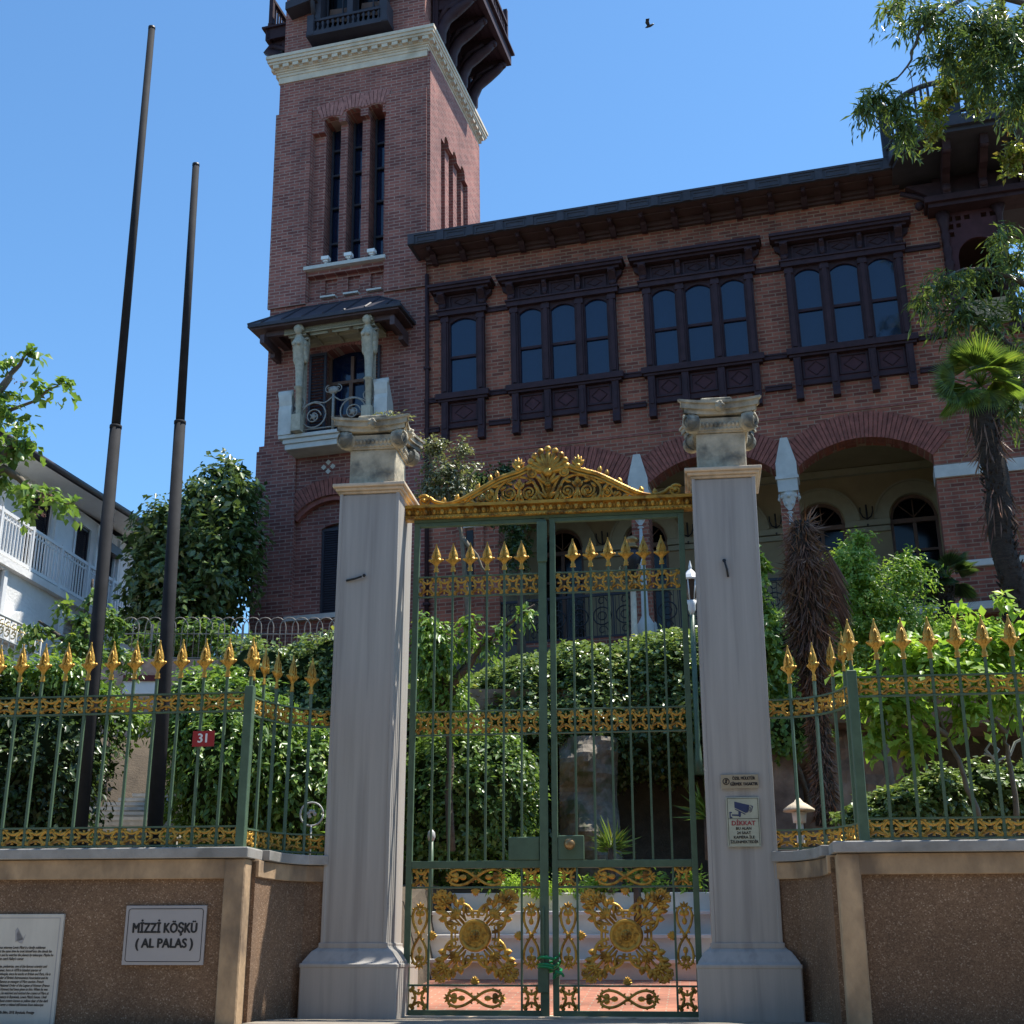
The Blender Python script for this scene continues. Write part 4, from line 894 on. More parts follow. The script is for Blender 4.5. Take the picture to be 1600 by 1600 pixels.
gate_leaf(.070, 1.335, 'gate_leaf', 'green and gold ornamental gate leaf with brass knob hinged to the pillar carrying signs', 2)
s = MB(); P = [(.04 + .08 * cos(t) + .02 * sin(3 * t), .10 * sin(t), .345 + .018 * sin(2 * t) + .012 * t) for t in [k * pi / 8 for k in range(-2, 34)]]
s.tube(P, .013, 6); s.tube([(x * 1.05, y * 1.05, z + .02) for x, y, z in P[:20]], .011, 6); s.tube([(.1, -.1, .37), (.16, -.11, .35), (.17, -.10, .33)], .012, 6)
solo('plastic_tie', s, pm('green_plastic', (.01, .26, .09), .3, var=.3, scale=30), 'bright green plastic tape tied round the meeting stiles of the gate', 'tape', GF, (.04, 0, .3))

# overthrow
ov = root('gate_overthrow', 'gilded crested lintel with palmette and scrollwork spanning between the two gate pillars', 'gate crest', GF, (.05, 0, 4.45))
s = MB(); s.box(-1.32, 1.43, -.07, .05, 4.47, 4.50); s.box(-1.32, 1.43, -.045, .05, 4.50, 4.575); s.box(-1.32, 1.43, -.085, .055, 4.575, 4.605)
for k in range(34):
    x = -1.28 + k * .0805; s.ball((x, -.05, 4.538), .024, .028, .036, 8, 5)
    s.tube([(x + .040, -.055, 4.57), (x + .040, -.055, 4.505)], .006, 4); s.tube(spiral(x, 4.545, .034, .034, 0, -pi, 6, -.05), .006, 4)
for k in range(66): s.ball((-1.30 + k * .0416, -.072, 4.478), .017, .012, .012, 5, 3)
part('beam', s, M['gold'], ov)
s = MB(); s.box(-1.235, 1.34, -.03, .03, 4.442, 4.468); part('head_rail', s, M['green'], ov)
s = MB(); CX = .062
for q in (-1, 1):
    X = lambda x: CX + q * x
    P = [(X(x), y, z) for x, y, z in curve([(1.22, 4.66), (1.16, 4.70), (1.10, 4.655), (.98, 4.63), (.86, 4.66), (.74, 4.72), (.60, 4.80), (.48, 4.865), (.38, 4.90), (.28, 4.93), (.20, 4.965), (.10, 5.0), (.02, 5.02)], 5)]
    s.tube(P, [.016 + .011 * min(1, k / 22) for k in range(len(P))], 8, flat=1.1); s.tube([(x, y - .022, z + .006) for x, y, z in P[14:]], .007, 5); s.tube([(x, y - .016, z - .045) for x, y, z in P[22:]], .012, 5)
    s.tube(spiral(X(1.21), 4.672, .062, .012, (0 if q > 0 else pi) + q * .6, (0 if q > 0 else pi) + q * (.6 + 3.2 * pi), 22), .014, 6); s.ball((X(1.21), -.012, 4.672), .02, .02, .02)
    s.tube([(X(x), 0, z) for x, z in ((1.25, 4.61), (1.12, 4.62), (.95, 4.612))], .016, 5)
    for x, z, g in ((.90, 4.66, 1.9), (1.02, 4.63, 1.7), (.56, 4.84, 1.5), (.49, 4.88, 1.4), (.70, 4.76, 2.0)): s.leaf(X(x), z, g if q > 0 else pi - g, .075, .05)
    # small finial on the shoulder
    for g in (-.7, -.3, 0, .3, .7): s.leaf(X(.29), 4.95, pi / 2 + g, .13 - .05 * abs(g), .045, -.01, .018)
    s.ball((X(.29), -.02, 4.955), .03, .025, .03); s.ball((X(.24), 0, 4.93), .02); s.ball((X(.345), 0, 4.925), .02)
    # inner scrollwork
    s.tube([(X(x), y, z) for x, y, z in curve([(.06, 4.62), (.10, 4.74), (.17, 4.84), (.28, 4.875), (.40, 4.84), (.49, 4.76), (.50, 4.67), (.46, 4.62)], 5)], .014, 6, flat=1.2)
    s.tube([(X(x), y, z) for x, y, z in curve([(.02, 4.66), (.07, 4.80), (.14, 4.90), (.22, 4.93)], 5)], .013, 6)
    for cx, cz, r0, a0, tr in ((.185, 4.715, .078, 2.4, 4.0), (.375, 4.715, .072, .6, -4.0), (.56, 4.685, .05, 1.2, -3.6), (.665, 4.66, .036, 2.2, 3.2), (.28, 4.80, .03, 0, 3), (.13, 4.64, .03, 0, 3), (.44, 4.64, .028, 0, -3)):
        A0 = a0 if q > 0 else pi - a0; s.tube(spiral(X(cx), cz, r0, r0 * .18, A0, A0 + q * tr * pi * .9, 26), .0105, 6); s.ball((X(cx), -.008, cz), r0 * .26, .016, r0 * .26, 7, 5)
    for x, z, g, L_, w2 in ((.66, 4.70, .9, .08, .04), (.82, 4.62, .7, .06, .035), (.40, 4.80, 1.9, .08, .04), (.46, 4.74, 2.4, .07, .04), (.20, 4.64, 1.4, .09, .04), (.36, 4.64, 1.8, .09, .04), (.28, 4.86, -1.57, .08, .04), (.07, 4.62, 1.2, .10, .04), (.57, 4.78, 2.6, .07, .035), (.34, 4.80, .3, .07, .035), (.22, 4.80, 2.8, .07, .035), (.28, 4.62, 1.57, .16, .05), (.28, 4.74, .9, .09, .04), (.28, 4.74, 2.2, .09, .04), (.24, 4.62, 1.2, .10, .035), (.32, 4.62, 1.9, .10, .035), (.09, 4.72, 1.0, .09, .04), (.12, 4.80, .6, .09, .04), (.46, 4.80, -.3, .08, .04), (.52, 4.70, .9, .10, .045), (.50, 4.78, .2, .07, .035), (.60, 4.72, .8, .07, .035), (.62, 4.62, .8, .09, .04), (.70, 4.62, .5, .10, .04), (.78, 4.62, .35, .10, .035), (.42, 4.62, 1.0, .08, .035), (.16, 4.62, 2.0, .08, .035), (.74, 4.68, 2.4, .06, .035), (.52, 4.62, 1.6, .08, .04), (.34, 4.86, -.6, .07, .03), (.20, 4.87, -2.4, .07, .03)):
        s.leaf(X(x), z, g if q > 0 else pi - g, L_, w2, -.006, .016)
    s.tube([(X(x), y, z) for x, y, z in curve([(.66, 4.62), (.60, 4.70), (.64, 4.755), (.70, 4.74)], 5)], .009, 5)
for k in range(9):
    g = (k - 4) * .31; L_ = .262 - .014 * abs(k - 4); s.leaf(CX, 4.90, pi / 2 + g, L_, .084, -.02, .026); s.ball((CX + sin(-g) * L_ * .93, -.02, 4.90 + cos(g) * L_ * .93), .034, .022, .034, 8, 5)
for g in (-.9, -.5, 0, .5, .9): s.leaf(CX, 4.78, pi / 2 + g, .16, .05, -.015, .02); s.leaf(CX, 4.64, pi / 2 + g, .12, .04, -.01, .018)
s.ball((CX, -.035, 4.90), .05, .035, .045)
for q in (-1, 1): s.tube(spiral(CX + q * .15, 4.90, .05, .012, pi / 2, pi / 2 - q * 3.4 * pi, 20, -.02), .013, 6); s.ball((CX + q * .15, -.02, 4.90), .02); s.tube([(CX, 0, 4.61), (CX, 0, 4.92)], .03, 6); s.ball((CX, -.03, 4.78), .035, .025, .03)
part('crest', s, M['gold'], ov)

# ------------------------------------------------------------------ pillars
def pillar(uc, label, hook):
    y0, y1 = -.34, .26; ym = (y0 + y1) / 2
    r = root('gate_pillar', label, 'pillar', GF, (uc, ym, -.2), 'gate pillars')
    s = MB(); s.cbox(uc - .42, uc + .42, y0 - .14, y1 + .14, -.25, .43, .01)
    s.cbox(uc - .425, uc + .425, y0 - .145, y1 + .145, .40, .435, .008)
    # splayed shoulder
    a, b = .41, .30
    vs = [(uc - a, y0 - .13, .43), (uc + a, y0 - .13, .43), (uc + a, y1 + .13, .43), (uc - a, y1 + .13, .43)]; ring = [vs]
    for t, z in ((.97, .45), (.45, .53), (.12, .555), (0, .575)):
        e = b + (a - b) * t; ring.append([(uc - e, ym - e - .0, z), (uc + e, ym - e, z), (uc + e, ym + e, z), (uc - e, ym + e, z)])
    vs = [v for q in ring for v in q]; fs = [(4 * i + k, 4 * i + (k + 1) % 4, 4 * i + 4 + (k + 1) % 4, 4 * i + 4 + k) for i in range(len(ring) - 1) for k in range(4)] + [(16, 17, 18, 19)]
    s.add(vs, fs); part('plinth', s, M['marble'], r, bevel=.008)
    s = MB(); s.cbox(uc - .285, uc + .285, y0, y1, .575, 4.66, .02)
    s.box(uc - .285 - .002, uc - .255, y0 - .006, y1 + .006, .58, 4.66); s.box(uc + .255, uc + .287, y0 - .006, y1 + .006, .58, 4.66)
    s.box(uc - .30, uc + .30, y0 - .015, y1 + .015, .555, .60)
    part('shaft', s, M['marble'], r, bevel=.006)
    s = MB()
    for e, z0, z1 in ((.015, 4.655, 4.68), (.04, 4.68, 4.71), (.065, 4.71, 4.745)): s.box(uc - .285 - e, uc + .285 + e, y0 - e, y1 + e, z0, z1)
    s.box(uc - .25, uc + .25, y0 + .03, y1 - .03, 4.745, 4.77)
    part('moulding', s, M['cream'], r, bevel=.008)
    s = MB(); s.cbox(uc - .225, uc + .225, ym - .225, ym + .225, 4.77, 5.13, .01); part('neck', s, M['oldstone'], r)
    s = MB()
    s.box(uc - .24, uc + .24, ym - .24, ym + .24, 5.13, 5.15); s.box(uc - .25, uc + .25, ym - .25, ym + .25, 5.15, 5.27)
    for side in range(4):
        c, sn = cos(side * pi / 2), sin(side * pi / 2)
        def P3(x, y, z): return (uc + x * c - y * sn, ym + x * sn + y * c, z)
        for k in range(9):
            x = -.16 + k * .040; s.ball(P3(x, -.250, 5.205), .018, .018, .026, 6, 4); s.ball(P3(x + .02, -.25, 5.16), .012, .012, .012, 5, 3)
        for q in (-1, 1):
            # volute: thick disc with a raised spiral, set diagonally
            dx, dy = q * .285, -.285
            vx = q * .262; m2 = MB(); m2.lathe([(.02, -.050), (.078, -.048), (.084, -.040), (.084, .05), (.02, .055)], (0, 0, 0), 16, axis='y')
            m2.tube(spiral(0, 0, .074, .012, pi / 2, pi / 2 - q * 4.4 * pi, 34, -.052), .0095, 5); m2.ball((0, -.056, 0), .016, .014, .016, 6, 4)
            an = q * .30
            vv = [P3(vx + x * cos(an) - y * sin(an), -.262 + x * sin(an) + y * cos(an), 5.215 + z) for x, y, z in m2.v]; n0 = len(s.sm); s.add(vv, m2.f, True); s.sm[n0:n0 + 66] = [False] * 66
            # scrolled leaf under the side of each volute
        # concave abacus side
        n = 10; top = []; 
        for zz0, zz1, e in ((5.30, 5.345, .0), (5.345, 5.40, .025), (5.40, 5.425, .045)):
            poly = [(-.33 - e + (.66 + 2 * e) * k / n, -(.34 + e) + .075 * (1 - ((k - n / 2) / (n / 2)) ** 2)) for k in range(n + 1)]
            m2 = MB(); m2.prismz(poly + [(0, 0)], zz0, zz1); s.add([P3(x, y, z) for x, y, z in m2.v], m2.f)
        s.ball(P3(0, -.30, 5.37), .045, .045, .055, 8, 6)
        for g in range(5): s.ball(P3(cos(g * 2 * pi / 5) * .03, -.33, 5.37 + sin(g * 2 * pi / 5) * .03), .018, .014, .018, 5, 4)
    s.cbox(uc - .17, uc + .12, ym - .20, ym + .10, 5.425, 5.50, .008)
    part('capital', s, M['oldstone'], r)
    s = MB()
    if hook == 'flat': s.tube([(uc - .19, y0 - .012, 3.80), (uc - .10, y0 - .02, 3.815), (uc - .04, y0 - .03, 3.83)], .010, 6); s.ball((uc - .02, y0 - .02, 3.842), .016)
    else: s.tube([(uc - .03, y0 - .03, 3.86), (uc - .01, y0 - .015, 3.78), (uc - .002, y0 - .01, 3.71)], .010, 6); s.ball((uc - .03, y0 - .02, 3.86), .017)
    part('hook', s, M['black'], r)
    return r
p1 = pillar(-1.605, 'grey marble gate pillar with no signs, weeds on its ionic capital, left of the gate', 'flat')
p2 = pillar(1.71, 'grey marble gate pillar carrying the camera warning sign, bare ionic capital on top', 'up')

# ------------------------------------------------------------------ street walls and fences
PTH = [(-2.36, -1.2), (-2.40, -1.06), (-2.39, -.92), (-2.35, -.74), (-2.28, -.55), (-2.17, -.40), (-2.05, -.32), (-1.90, -.28)]
PTR = [(.25 - a, b) for a, b in PTH] + [(1.97, -.27)]        # mirrored about the gate centre
def ribbon(mb, P, d0, d1, z0, z1):     # wall strip following a plan path; d0/d1 offsets to the street side
    n = len(P); A = []; B = []
    for i in range(n):
        t = Vector(P[min(i + 1, n - 1)]) - Vector(P[max(i - 1, 0)]); t = t / t.length; nn = Vector((t.y, -t.x))
        A.append((P[i][0] + nn.x * d0, P[i][1] + nn.y * d0)); B.append((P[i][0] + nn.x * d1, P[i][1] + nn.y * d1))
    vs = [(x, y, z0) for x, y in A] + [(x, y, z0) for x, y in B] + [(x, y, z1) for x, y in B] + [(x, y, z1) for x, y in A]; fs = []
    for i in range(n - 1): fs += [(i, i + 1, n + i + 1, n + i), (n + i, n + i + 1, 2 * n + i + 1, 2 * n + i), (2 * n + i, 2 * n + i + 1, 3 * n + i + 1, 3 * n + i), (3 * n + i, 3 * n + i + 1, i + 1, i)]
    fs += [(0, n, 2 * n, 3 * n), (n - 1, 4 * n - 1, 3 * n - 1, 2 * n - 1)]; mb.add(vs, fs)
def street_wall(sg, far, path, label):
    # path runs from the corner post back to the pillar
    r = root('street_wall', label, 'wall', GF, ((far + path[0][0]) / 2, -1.2, -.5), 'low street walls either side of the gate')
    cx = path[0][0]; X0_, X1_ = (far, cx) if sg < 0 else (cx, far); off = -1 if sg < 0 else 1
    o = 1 if sg < 0 else -1
    s = MB(); s.box(X0_, X1_, -1.32, -1.02, -.6, 1.22); part('panel', s, M['pebble'], r)
    s = MB(); p = [path[0]] + path[1:] 
    ribbon(s, p, -.12, .12, -.6, 1.22); part('return_panel', s, M['pebble'], r)
    s = MB(); s.box(X0_, X1_, -1.35, -1.32, 1.08, 1.235); ribbon(s, p, -.145, .145, 1.10, 1.235)
    part('frieze', s, M['frieze'], r, bevel=.006)
    s = MB(); xx = cx; s.cbox(xx - .085, xx + .085, -1.36, -1.15, -.6, 1.236, .01)
    part('corner_pilaster', s, M['frieze'], r)
    s = MB(); s.cbox(min(X0_, X1_ + (0 if sg < 0 else 0)) - (.11 if sg > 0 else 0), max(X0_, X1_) + (.11 if sg < 0 else 0), -1.385, -1.0, 1.24, 1.325, .008); q = [(cx, -1.0)] + path[2:]; ribbon(s, q, -.17, .17, 1.24, 1.323)
    part('coping', s, M['coping'], r, bevel=.006)
    return r
WL = [(-2.34, -1.2), (-2.36, -.98), (-2.33, -.72), (-2.25, -.48), (-2.12, -.28), (-1.91, -.20)]; WR = [(2.46, -1.2), (2.47, -.98), (2.44, -.72), (2.36, -.48), (2.22, -.28), (2.0, -.20)]
street_wall(-1, -9.5, WL, 'pebbledash street wall holding the name sign, below the fence with the house number')
street_wall(1, 9.5, WR, 'pebbledash street wall without signs, below the fence beside the shaggy palm')
FB = shared('bar', MB().box(-.011, .011, -.011, .011, 0, 1.42), 'green')
def fence(sg, path, label, n):
    cx = path[0][0]; r = root('fence', label, 'fence', GF, (cx + sg * 1.5, -1.2, 1.325), 'green and gold fences on the street walls')
    far = cx + sg * (n * .2085 + .1)
    s = MB(); s.cbox(cx - .038, cx + .038, -1.235, -1.16, 1.325, 2.66, .005); part('post', s, M['green'], r)
    s = MB(); a, b = sorted((cx + sg * .04, far))
    for z in (1.345, 1.495, 2.445, 2.60): s.box(a, b, -1.215, -1.185, z, z + .014)
    for z in (1.345, 1.495, 2.445, 2.60):
        ribbon(s, path, -.014, .014, z, z + .014)
    part('rail', s, M['green'], r)
    for k in range(n):
        x = cx + sg * .2085 * (k + 1.0 - .0); o = inst('bar', FB, r, (x, -1.2, 1.325)); fi = bpy.data.objects.new('finial', FINF); COL.objects.link(fi); fi.parent = o; fi.location = (0, 0, 1.42)
        for z in (1.428, 2.53): inst('rosette', ROSF, r, (x - sg * .104, -1.2, z))
    o = inst('bar', FB, r, (cx, -1.2, 1.325)); fi = bpy.data.objects.new('finial', FINF); COL.objects.link(fi); fi.parent = o; fi.location = (0, 0, 1.42)
    L = [0]
    for i in range(1, len(path)): L.append(L[-1] + math.dist(path[i], path[i - 1]))
    m = 6; st = L[-1] / m
    for k in range(m):
        d = st * (k + 1); dd = st * (k + .5); x, y = along(path, L, min(d, L[-1] - .001)); xa, ya = along(path, L, dd - .03); xb, yb = along(path, L, dd + .03)
        g = atan2(yb - ya, xb - xa); g = g if sg < 0 else g + pi
        if k < m - 1:
            o = inst('bar', FB, r, (x, y, 1.325), g); fi = bpy.data.objects.new('finial', FINF); COL.objects.link(fi); fi.parent = o; fi.location = (0, 0, 1.42)
        xm, ym = along(path, L, dd)
        for z in (1.428, 2.53): inst('rosette', ROSF, r, (xm, ym, z), g, (st / .2085 * .95, 1, 1))
    return r
fence(-1, PTH, 'green iron fence with gilded spearheads, carrying the red house number plate', 26)
fence(1, PTR, 'green iron fence with gilded spearheads, in front of the bright leafy saplings', 26)

# ------------------------------------------------------------------ signs
def plate(name, u0, u1, z0, z1, y, m, label, cat, th=.012):
    r = root(name, label, cat, GF, ((u0 + u1) / 2, y, z0)); s = MB(); s.cbox(u0, u1, y, y + th, z0, z1, .002); part('plate', s, M[m], r); return r
ID_ = lambda n, mb, m, r: part(n, mb, M[m], r)
r = plate('house_number_plate', -2.825, -2.635, 2.155, 2.285, -1.235, 'redpaint', 'small red plate with house number 31 fixed to the fence bars', 'sign')
ID_('number', text_mb('31', .105, -2.73, 2.22, -1.2362, bold=.003), 'white', r)
r = plate('name_sign', -3.225, -2.555, .425, .875, -1.345, 'signgrey', 'grey metal name sign reading Mizzi Kosku (Al Palas) on the street wall', 'sign', .02)
ID_('lettering', join(text_mb('MİZZİ KÖŞKÜ', .105, -2.89, .70, -1.347, bold=.0042, fit=.53), text_mb('( AL PALAS )', .098, -2.885, .585, -1.347, bold=.0042, fit=.47)), 'black', r)
s = MB(); P = []
for cx, cz, a0 in ((-2.60, .83, 0), (-3.18, .83, 90), (-3.18, .47, 180), (-2.60, .47, 270)):
    for k in range(5): g = radians(a0 + k * 22.5); P.append((cx + .02 * cos(g), -1.3465, cz + .02 * sin(g)))
s.tube(P + [P[0]], .0025, 4); part('border_line', s, M['black'], r)
r = plate('information_board', -4.36, -3.745, -.10, .812, -1.35, 'paper', 'pale marble information board with an engraved text about the house, on the street wall', 'sign', .03)
LN = ['Famous attorney Lewis Mizzi is a family nobleman', 'and at the same time he took himself into the clouds fan', 'Hours and he watches the planets by telescope. Maybe he', "hope to catch Halley's comet", '', 'It garden, pedestrian, one of the famous scientist and', 'astronomer, born in 1878 in Istanbul quarter of', 'Constantinople, since he works at Britain and Paris, He is', 'the founder of British Astronomical Association and he', 'became famous as manager of Mars section. French', 'republic National Order of the Legion of Honour (France', 'Legion d\' Honour) had been given to him. When he was', 'young age, he watched and noticed the craters of Mars at', "this observatory in Buyukada, Lewis Mizzi's house. Until", 'that time those craters known as yellow clear of the dark', "Mars's and never a related still known from telescope", '', 'source : Atilla Bilim, 2018, Buyukada, Prestige', 'yayin']
tx = [text_mb(l, .030, -4.30, .555 - k * .0287, -1.3515, 'LEFT', shear=.3, bold=.0006, thick=.0005) for k, l in enumerate(LN) if l]
vmax = max(max(v[0] for v in t.v) for t in tx); sc_ = min(1, (.50) / (vmax + 4.30))
for t in tx: t.v = [(-4.30 + (v[0] + 4.30) * sc_, v[1], v[2]) for v in t.v]
ID_('lettering', join(*tx), 'black', r)
s = MB()
for a in (-4.335, -3.775): s.box(a, a + .006, -1.3515, -1.3495, -.10, .785)
s.box(-4.335, -3.769, -1.3516, -1.3495, .779, .785)
s.prism([(-4.135, .60), (-4.11, .625), (-4.07, .63), (-4.05, .66), (-4.065, .615), (-4.075, .585), (-4.10, .59), (-4.115, .60), (-4.13, .655), (-4.118, .69), (-4.128, .71), (-4.135, .69), (-4.145, .685), (-4.14, .65)], -1.3515, -1.3495)
part('engraving', s, M['signgrey'], r)
r = plate('no_entry_sign', 1.557, 1.872, 1.845, 1.962, -.362, 'signtan', 'small brownish private property no entry plate on the gate pillar, above the camera sign', 'sign', .01)
ID_('lettering', join(text_mb('ÖZEL MÜLKTÜR', .036, 1.748, 1.928, -.3635, bold=.0015, fit=.19), text_mb('GİRMEK YASAKTIR', .036, 1.748, 1.880, -.3635, bold=.0015, fit=.23)), 'black', r)
s = MB(); s.tube(spiral(1.600, 1.904, .026, .026, 0, 2 * pi, 16, -.3635), .0035, 4); s.box(1.594, 1.606, -.365, -.362, 1.888, 1.915); s.ball((1.600, -.3635, 1.918), .006, .002, .006); s.tube([(1.583, -.3655, 1.886), (1.617, -.3655, 1.922)], .002, 4); part('no_walking_symbol', s, M['black'], r)
r = plate('camera_warning_sign', 1.59, 1.865, 1.365, 1.772, -.362, 'signpale', 'pale DIKKAT sign with a blue security camera drawing on the gate pillar', 'sign', .01)
ID_('heading', text_mb('DİKKAT', .050, 1.7275, 1.555, -.3635, bold=.0018, fit=.195), 'redink', r)
ID_('lettering', join(*[text_mb(t, .031, 1.7275, z, -.3635, bold=.001, fit=f_) for t, z, f_ in (('BU ALAN', 1.512, .125), ('24 SAAT', 1.476, .115), ('KAMERA İLE', 1.440, .17), ('İZLENMEKTEDİR', 1.402, .23))]), 'black', r)
s = MB(); Y = -.3632; O = (1.615, 1.61)
def PG(pts, y=Y): s.prism([(O[0] + x, O[1] + z) for x, z in pts], y - .001, y + .001)
PG([(.045, .125), (.17, .095), (.155, .035), (.135, .030), (.045, .075)]); PG([(.045, .068), (.135, .022), (.13, .015), (.05, .058)]); PG([(.075, .045), (.095, .04), (.095, .005), (.085, -.005), (.075, .005)]); PG([(.02, .02), (.08, .018), (.08, .005), (.02, .008)]); PG([(.0, .04), (.022, .04), (.022, .03), (.010, .03), (.010, .0), (.022, .0), (.022, -.012), (.0, -.012)])
PG([(.172, .096), (.20, .085), (.185, .04), (.165, .03), (.185, .05), (.19, .08)]); s.tube(spiral(O[0] + .165, O[1] + .062, .016, .016, 0, 2 * pi, 12, Y - .001), .003, 4); s.ball((O[0] + .165, Y, O[1] + .062), .006, .002, .006)
part('camera_drawing', s, M['navy'], r)
s = MB(); s.box(1.60, 1.856, -.364, -.362, 1.592, 1.595); s.box(1.60, 1.603, -.364, -.362, 1.374, 1.763); s.box(1.853, 1.856, -.364, -.362, 1.374, 1.763); s.box(1.603, 1.853, -.364, -.362, 1.760, 1.763); part('border_line', s, M['black'], r)

# ------------------------------------------------------------------ flagpoles inside the fence (slightly leaning)
def flagpole(label, bx, by, tx_, ty, jy, Y):
    b = at(bx, by, Y); t = at(tx_, ty, Y); d = (t - b); zb = 1.9; b0 = b - d * ((b.z - zb) / d.z); j = at(0, jy, Y); tj = (j.z - b0.z) / d.z; J = b0 + d * tj
    r = root('flagpole', label, 'flagpole', ID, b0, 'bare flagpoles'); 
    s = MB(); L1 = J - b0; s.tube([b0, b0 + L1 * .5, J], [.072, .064, .054], 20); s.tube([J - L1.normalized() * .03, J], .058, 20); part('lower_tube', s, M['pole'], r)
    s = MB(); s.tube([J, t], [.044, .036], 18); part('upper_tube', s, M['pole'], r)
    s = MB(); s.tube([t - d.normalized() * .0, t + d.normalized() * .03], .038, 14); part('cap', s, M['black'], r)
    s = MB(); s.box(b0.x - .17, b0.x + .17, b0.y - .17, b0.y + .17, b0.z - .05, b0.z + .03); s.tube([b0, b0 + Vector((0, 0, .12))], .11, 16); part('base_plate', s, M['pole'], r)
flagpole('taller bare dark flagpole behind the fence, further from the gate', 125, 1285, 237, 46, 665, 11.9)
flagpole('shorter bare dark flagpole behind the fence, nearer the gate', 243, 1280, 306, 260, 658, 12.1)
# ------------------------------------------------------------------ white house next door
wh = root('white_house', 'white two storey house with dark shutters and a long white balcony, beyond the flagpoles', 'house', WF, (3, 0, 6))
def wp(n, mb, m, par=None, **k): return part(n, mb, M[m], par or wh, **k)
# local x runs away from the street, y is into the house (to the left)
s = MB(); wall(s, -6, 8.3, 3.0, 8.15, 0, .3, [(2.75, 3.55, 6.3, 7.75, 0), (-.9, .35, 6.2, 8.0, 0), (5.2, 6.2, 6.0, 7.6, 0)]); wall(s, -6, 8.3, 8.15, 10.35, .55, .85, [(-2.4, -.2, 8.3, 10.0, 0), (.35, .8, 8.3, 9.95, 0), (2.0, 2.95, 8.3, 10.12, 0), (4.05, 4.75, 8.3, 10.1, 0), (5.1, 6.0, 8.3, 10.05, 0)])
s.box(8.0, 8.3, .3, 9, 3, 10.6); s.box(-6, 8.3, .0, 1.2, 8.13, 8.2); s.box(-6, -5.7, .3, 9, 3, 10.6); s.box(-6, 8.3, 8.7, 9, 3, 10.4)
wp('wall', s, 'render')
s = MB(); s.add([(-6.5, -.16, 9.86), (8.8, -.16, 10.80), (8.8, 4.5, 12.4), (-6.5, 4.5, 11.9), (-6.5, -.16, 9.76), (8.8, -.16, 10.70), (8.8, 9.4, 10.6), (-6.5, 9.4, 10.0)], [(0, 1, 2, 3), (4, 5, 1, 0), (5, 6, 2), (5, 2, 1), (4, 0, 3), (4, 3, 7), (3, 2, 6, 7), (4, 7, 6, 5)]); s.tube([(-6.5, -.20, 9.80), (8.8, -.20, 10.74)], .055, 8)
wp('roof', s, 'roof')
s = MB(); s.add([(-6.4, -.14, 9.745), (8.7, -.14, 10.67), (8.7, .6, 10.67), (-6.4, .6, 9.745)], [(0, 1, 2, 3)])
for x in (1.05, 3.1, 3.95, 5.0, 6.15): s.box(x - .04, x + .04, .50, .551, 8.2, 10.3)
s.box(3.15, 3.9, .52, .551, 8.3, 10.0); s.box(6.25, 7.9, .52, .551, 8.3, 10.1)
wp('soffit', s, 'white')
s = MB(); zb, zt = 8.24, 8.98
for z in (zt, zb): s.box(-6, 8.3, -.06, -.01, z - .03, z + .03)
x = -6.0
while x < 8.3: s.box(x - .012, x + .012, -.047, -.023, zb, zt); x += .115
for k in range(13): x = -5.9 + k * 1.18; s.box(x - .03, x + .03, -.07, .0, 8.15, zt + .05)
s.box(-6, 8.3, -.047, -.023, zt - .13, zt - .10)
wp('balcony_railing', s, 'white')
s = MB(); s.box(-6, 8.3, -.12, .6, 8.02, 8.15); wp('balcony_slab', s, 'render')
for (a, b, z0, z1) in ((2.0, 2.95, 8.3, 10.12), (4.05, 4.75, 8.3, 10.1), (5.1, 6.0, 8.3, 10.05)):
    s = MB(); louvre(s, 0, b - a, z0, z1, .60, 40); s.v = [(x + a, y, z) for x, y, z in s.v]; s.box(a, b, .70, .72, z0, z1)
    if a > 5: s.box(a - .05, b + .05, .40, .58, z1 - .2, z1)
    wp('shutter', s, 'shutter')
s = MB(); s.box(-2.4, -.2, .75, .77, 8.3, 10.0); s.box(.35, .8, .75, .77, 8.3, 9.95); wp('window_pane', s, 'darkglass')
for (a, b, z0, z1) in ((2.75, 3.55, 6.3, 7.75), (-.9, .35, 6.2, 8.0), (5.2, 6.2, 6.0, 7.6)):
    f = MB(); f.box(a - .1, b + .1, -.06, .05, z1 - .02, z1 + .12); f.box(a - .12, a, -.05, .1, z0, z1); f.box(b, b + .12, -.05, .1, z0, z1); f.box(a - .1, b + .1, -.08, .05, z0 - .1, z0)
    o = wp('window', f, 'white'); p = MB(); p.box(a, b, .12, .14, z0, z1)
    for k in range(14): p.box(a, b, .10, .12, z0 + .1 * k, z0 + .1 * k + .06)
    wp('roller_shutter', p, 'render', o)
s = MB(); s.prism([(1.0 + .62 * cos(t), 6.75 + .62 * sin(t)) for t in [pi * k / 16 for k in range(17)]], -.14, 0); wp('blind_awning', s, 'render')

# ------------------------------------------------------------------ terrain
def sm(a, b, x): t = max(0, min(1, (x - a) / (b - a))); return t * t * (3 - 2 * t)
def ground_h(x, y):
    lx = (GF.loc((x, y, 0))).x; ly = (GF.loc((x, y, 0))).y
    if ly < -1.2: return max(-2.0, GZ - .02 - max(0, (-1.2 - ly)) * .09)
    court = (abs(lx - .06) < 1.75) or (ly < .1 and abs(lx - .06) < 2.47)
    if court and ly < 4.4: return GZ - .05 + .25 * max(0, min(1, (ly - .35) / 2.85))
    base = GZ + 1.05 if not court else GZ + 1.0
    h = base + sm(15.0, 16.5, y) * .25
    lft = sm(-1.0, -3.0, x)
    h += (1 - lft) * (sm(18.3, 19.2, y) * 2.9) + lft * (sm(17.0, 20.0, y) * 2.3)
    h += sm(20.0, 21.2, y) * .5 + sm(21.0, 24.0, y) * 1.2
    return h
xs = [-600, -200, -80, -40, -20] + [-12 + 26 * i / 110 for i in range(111)] + [22, 40, 80, 200, 600]
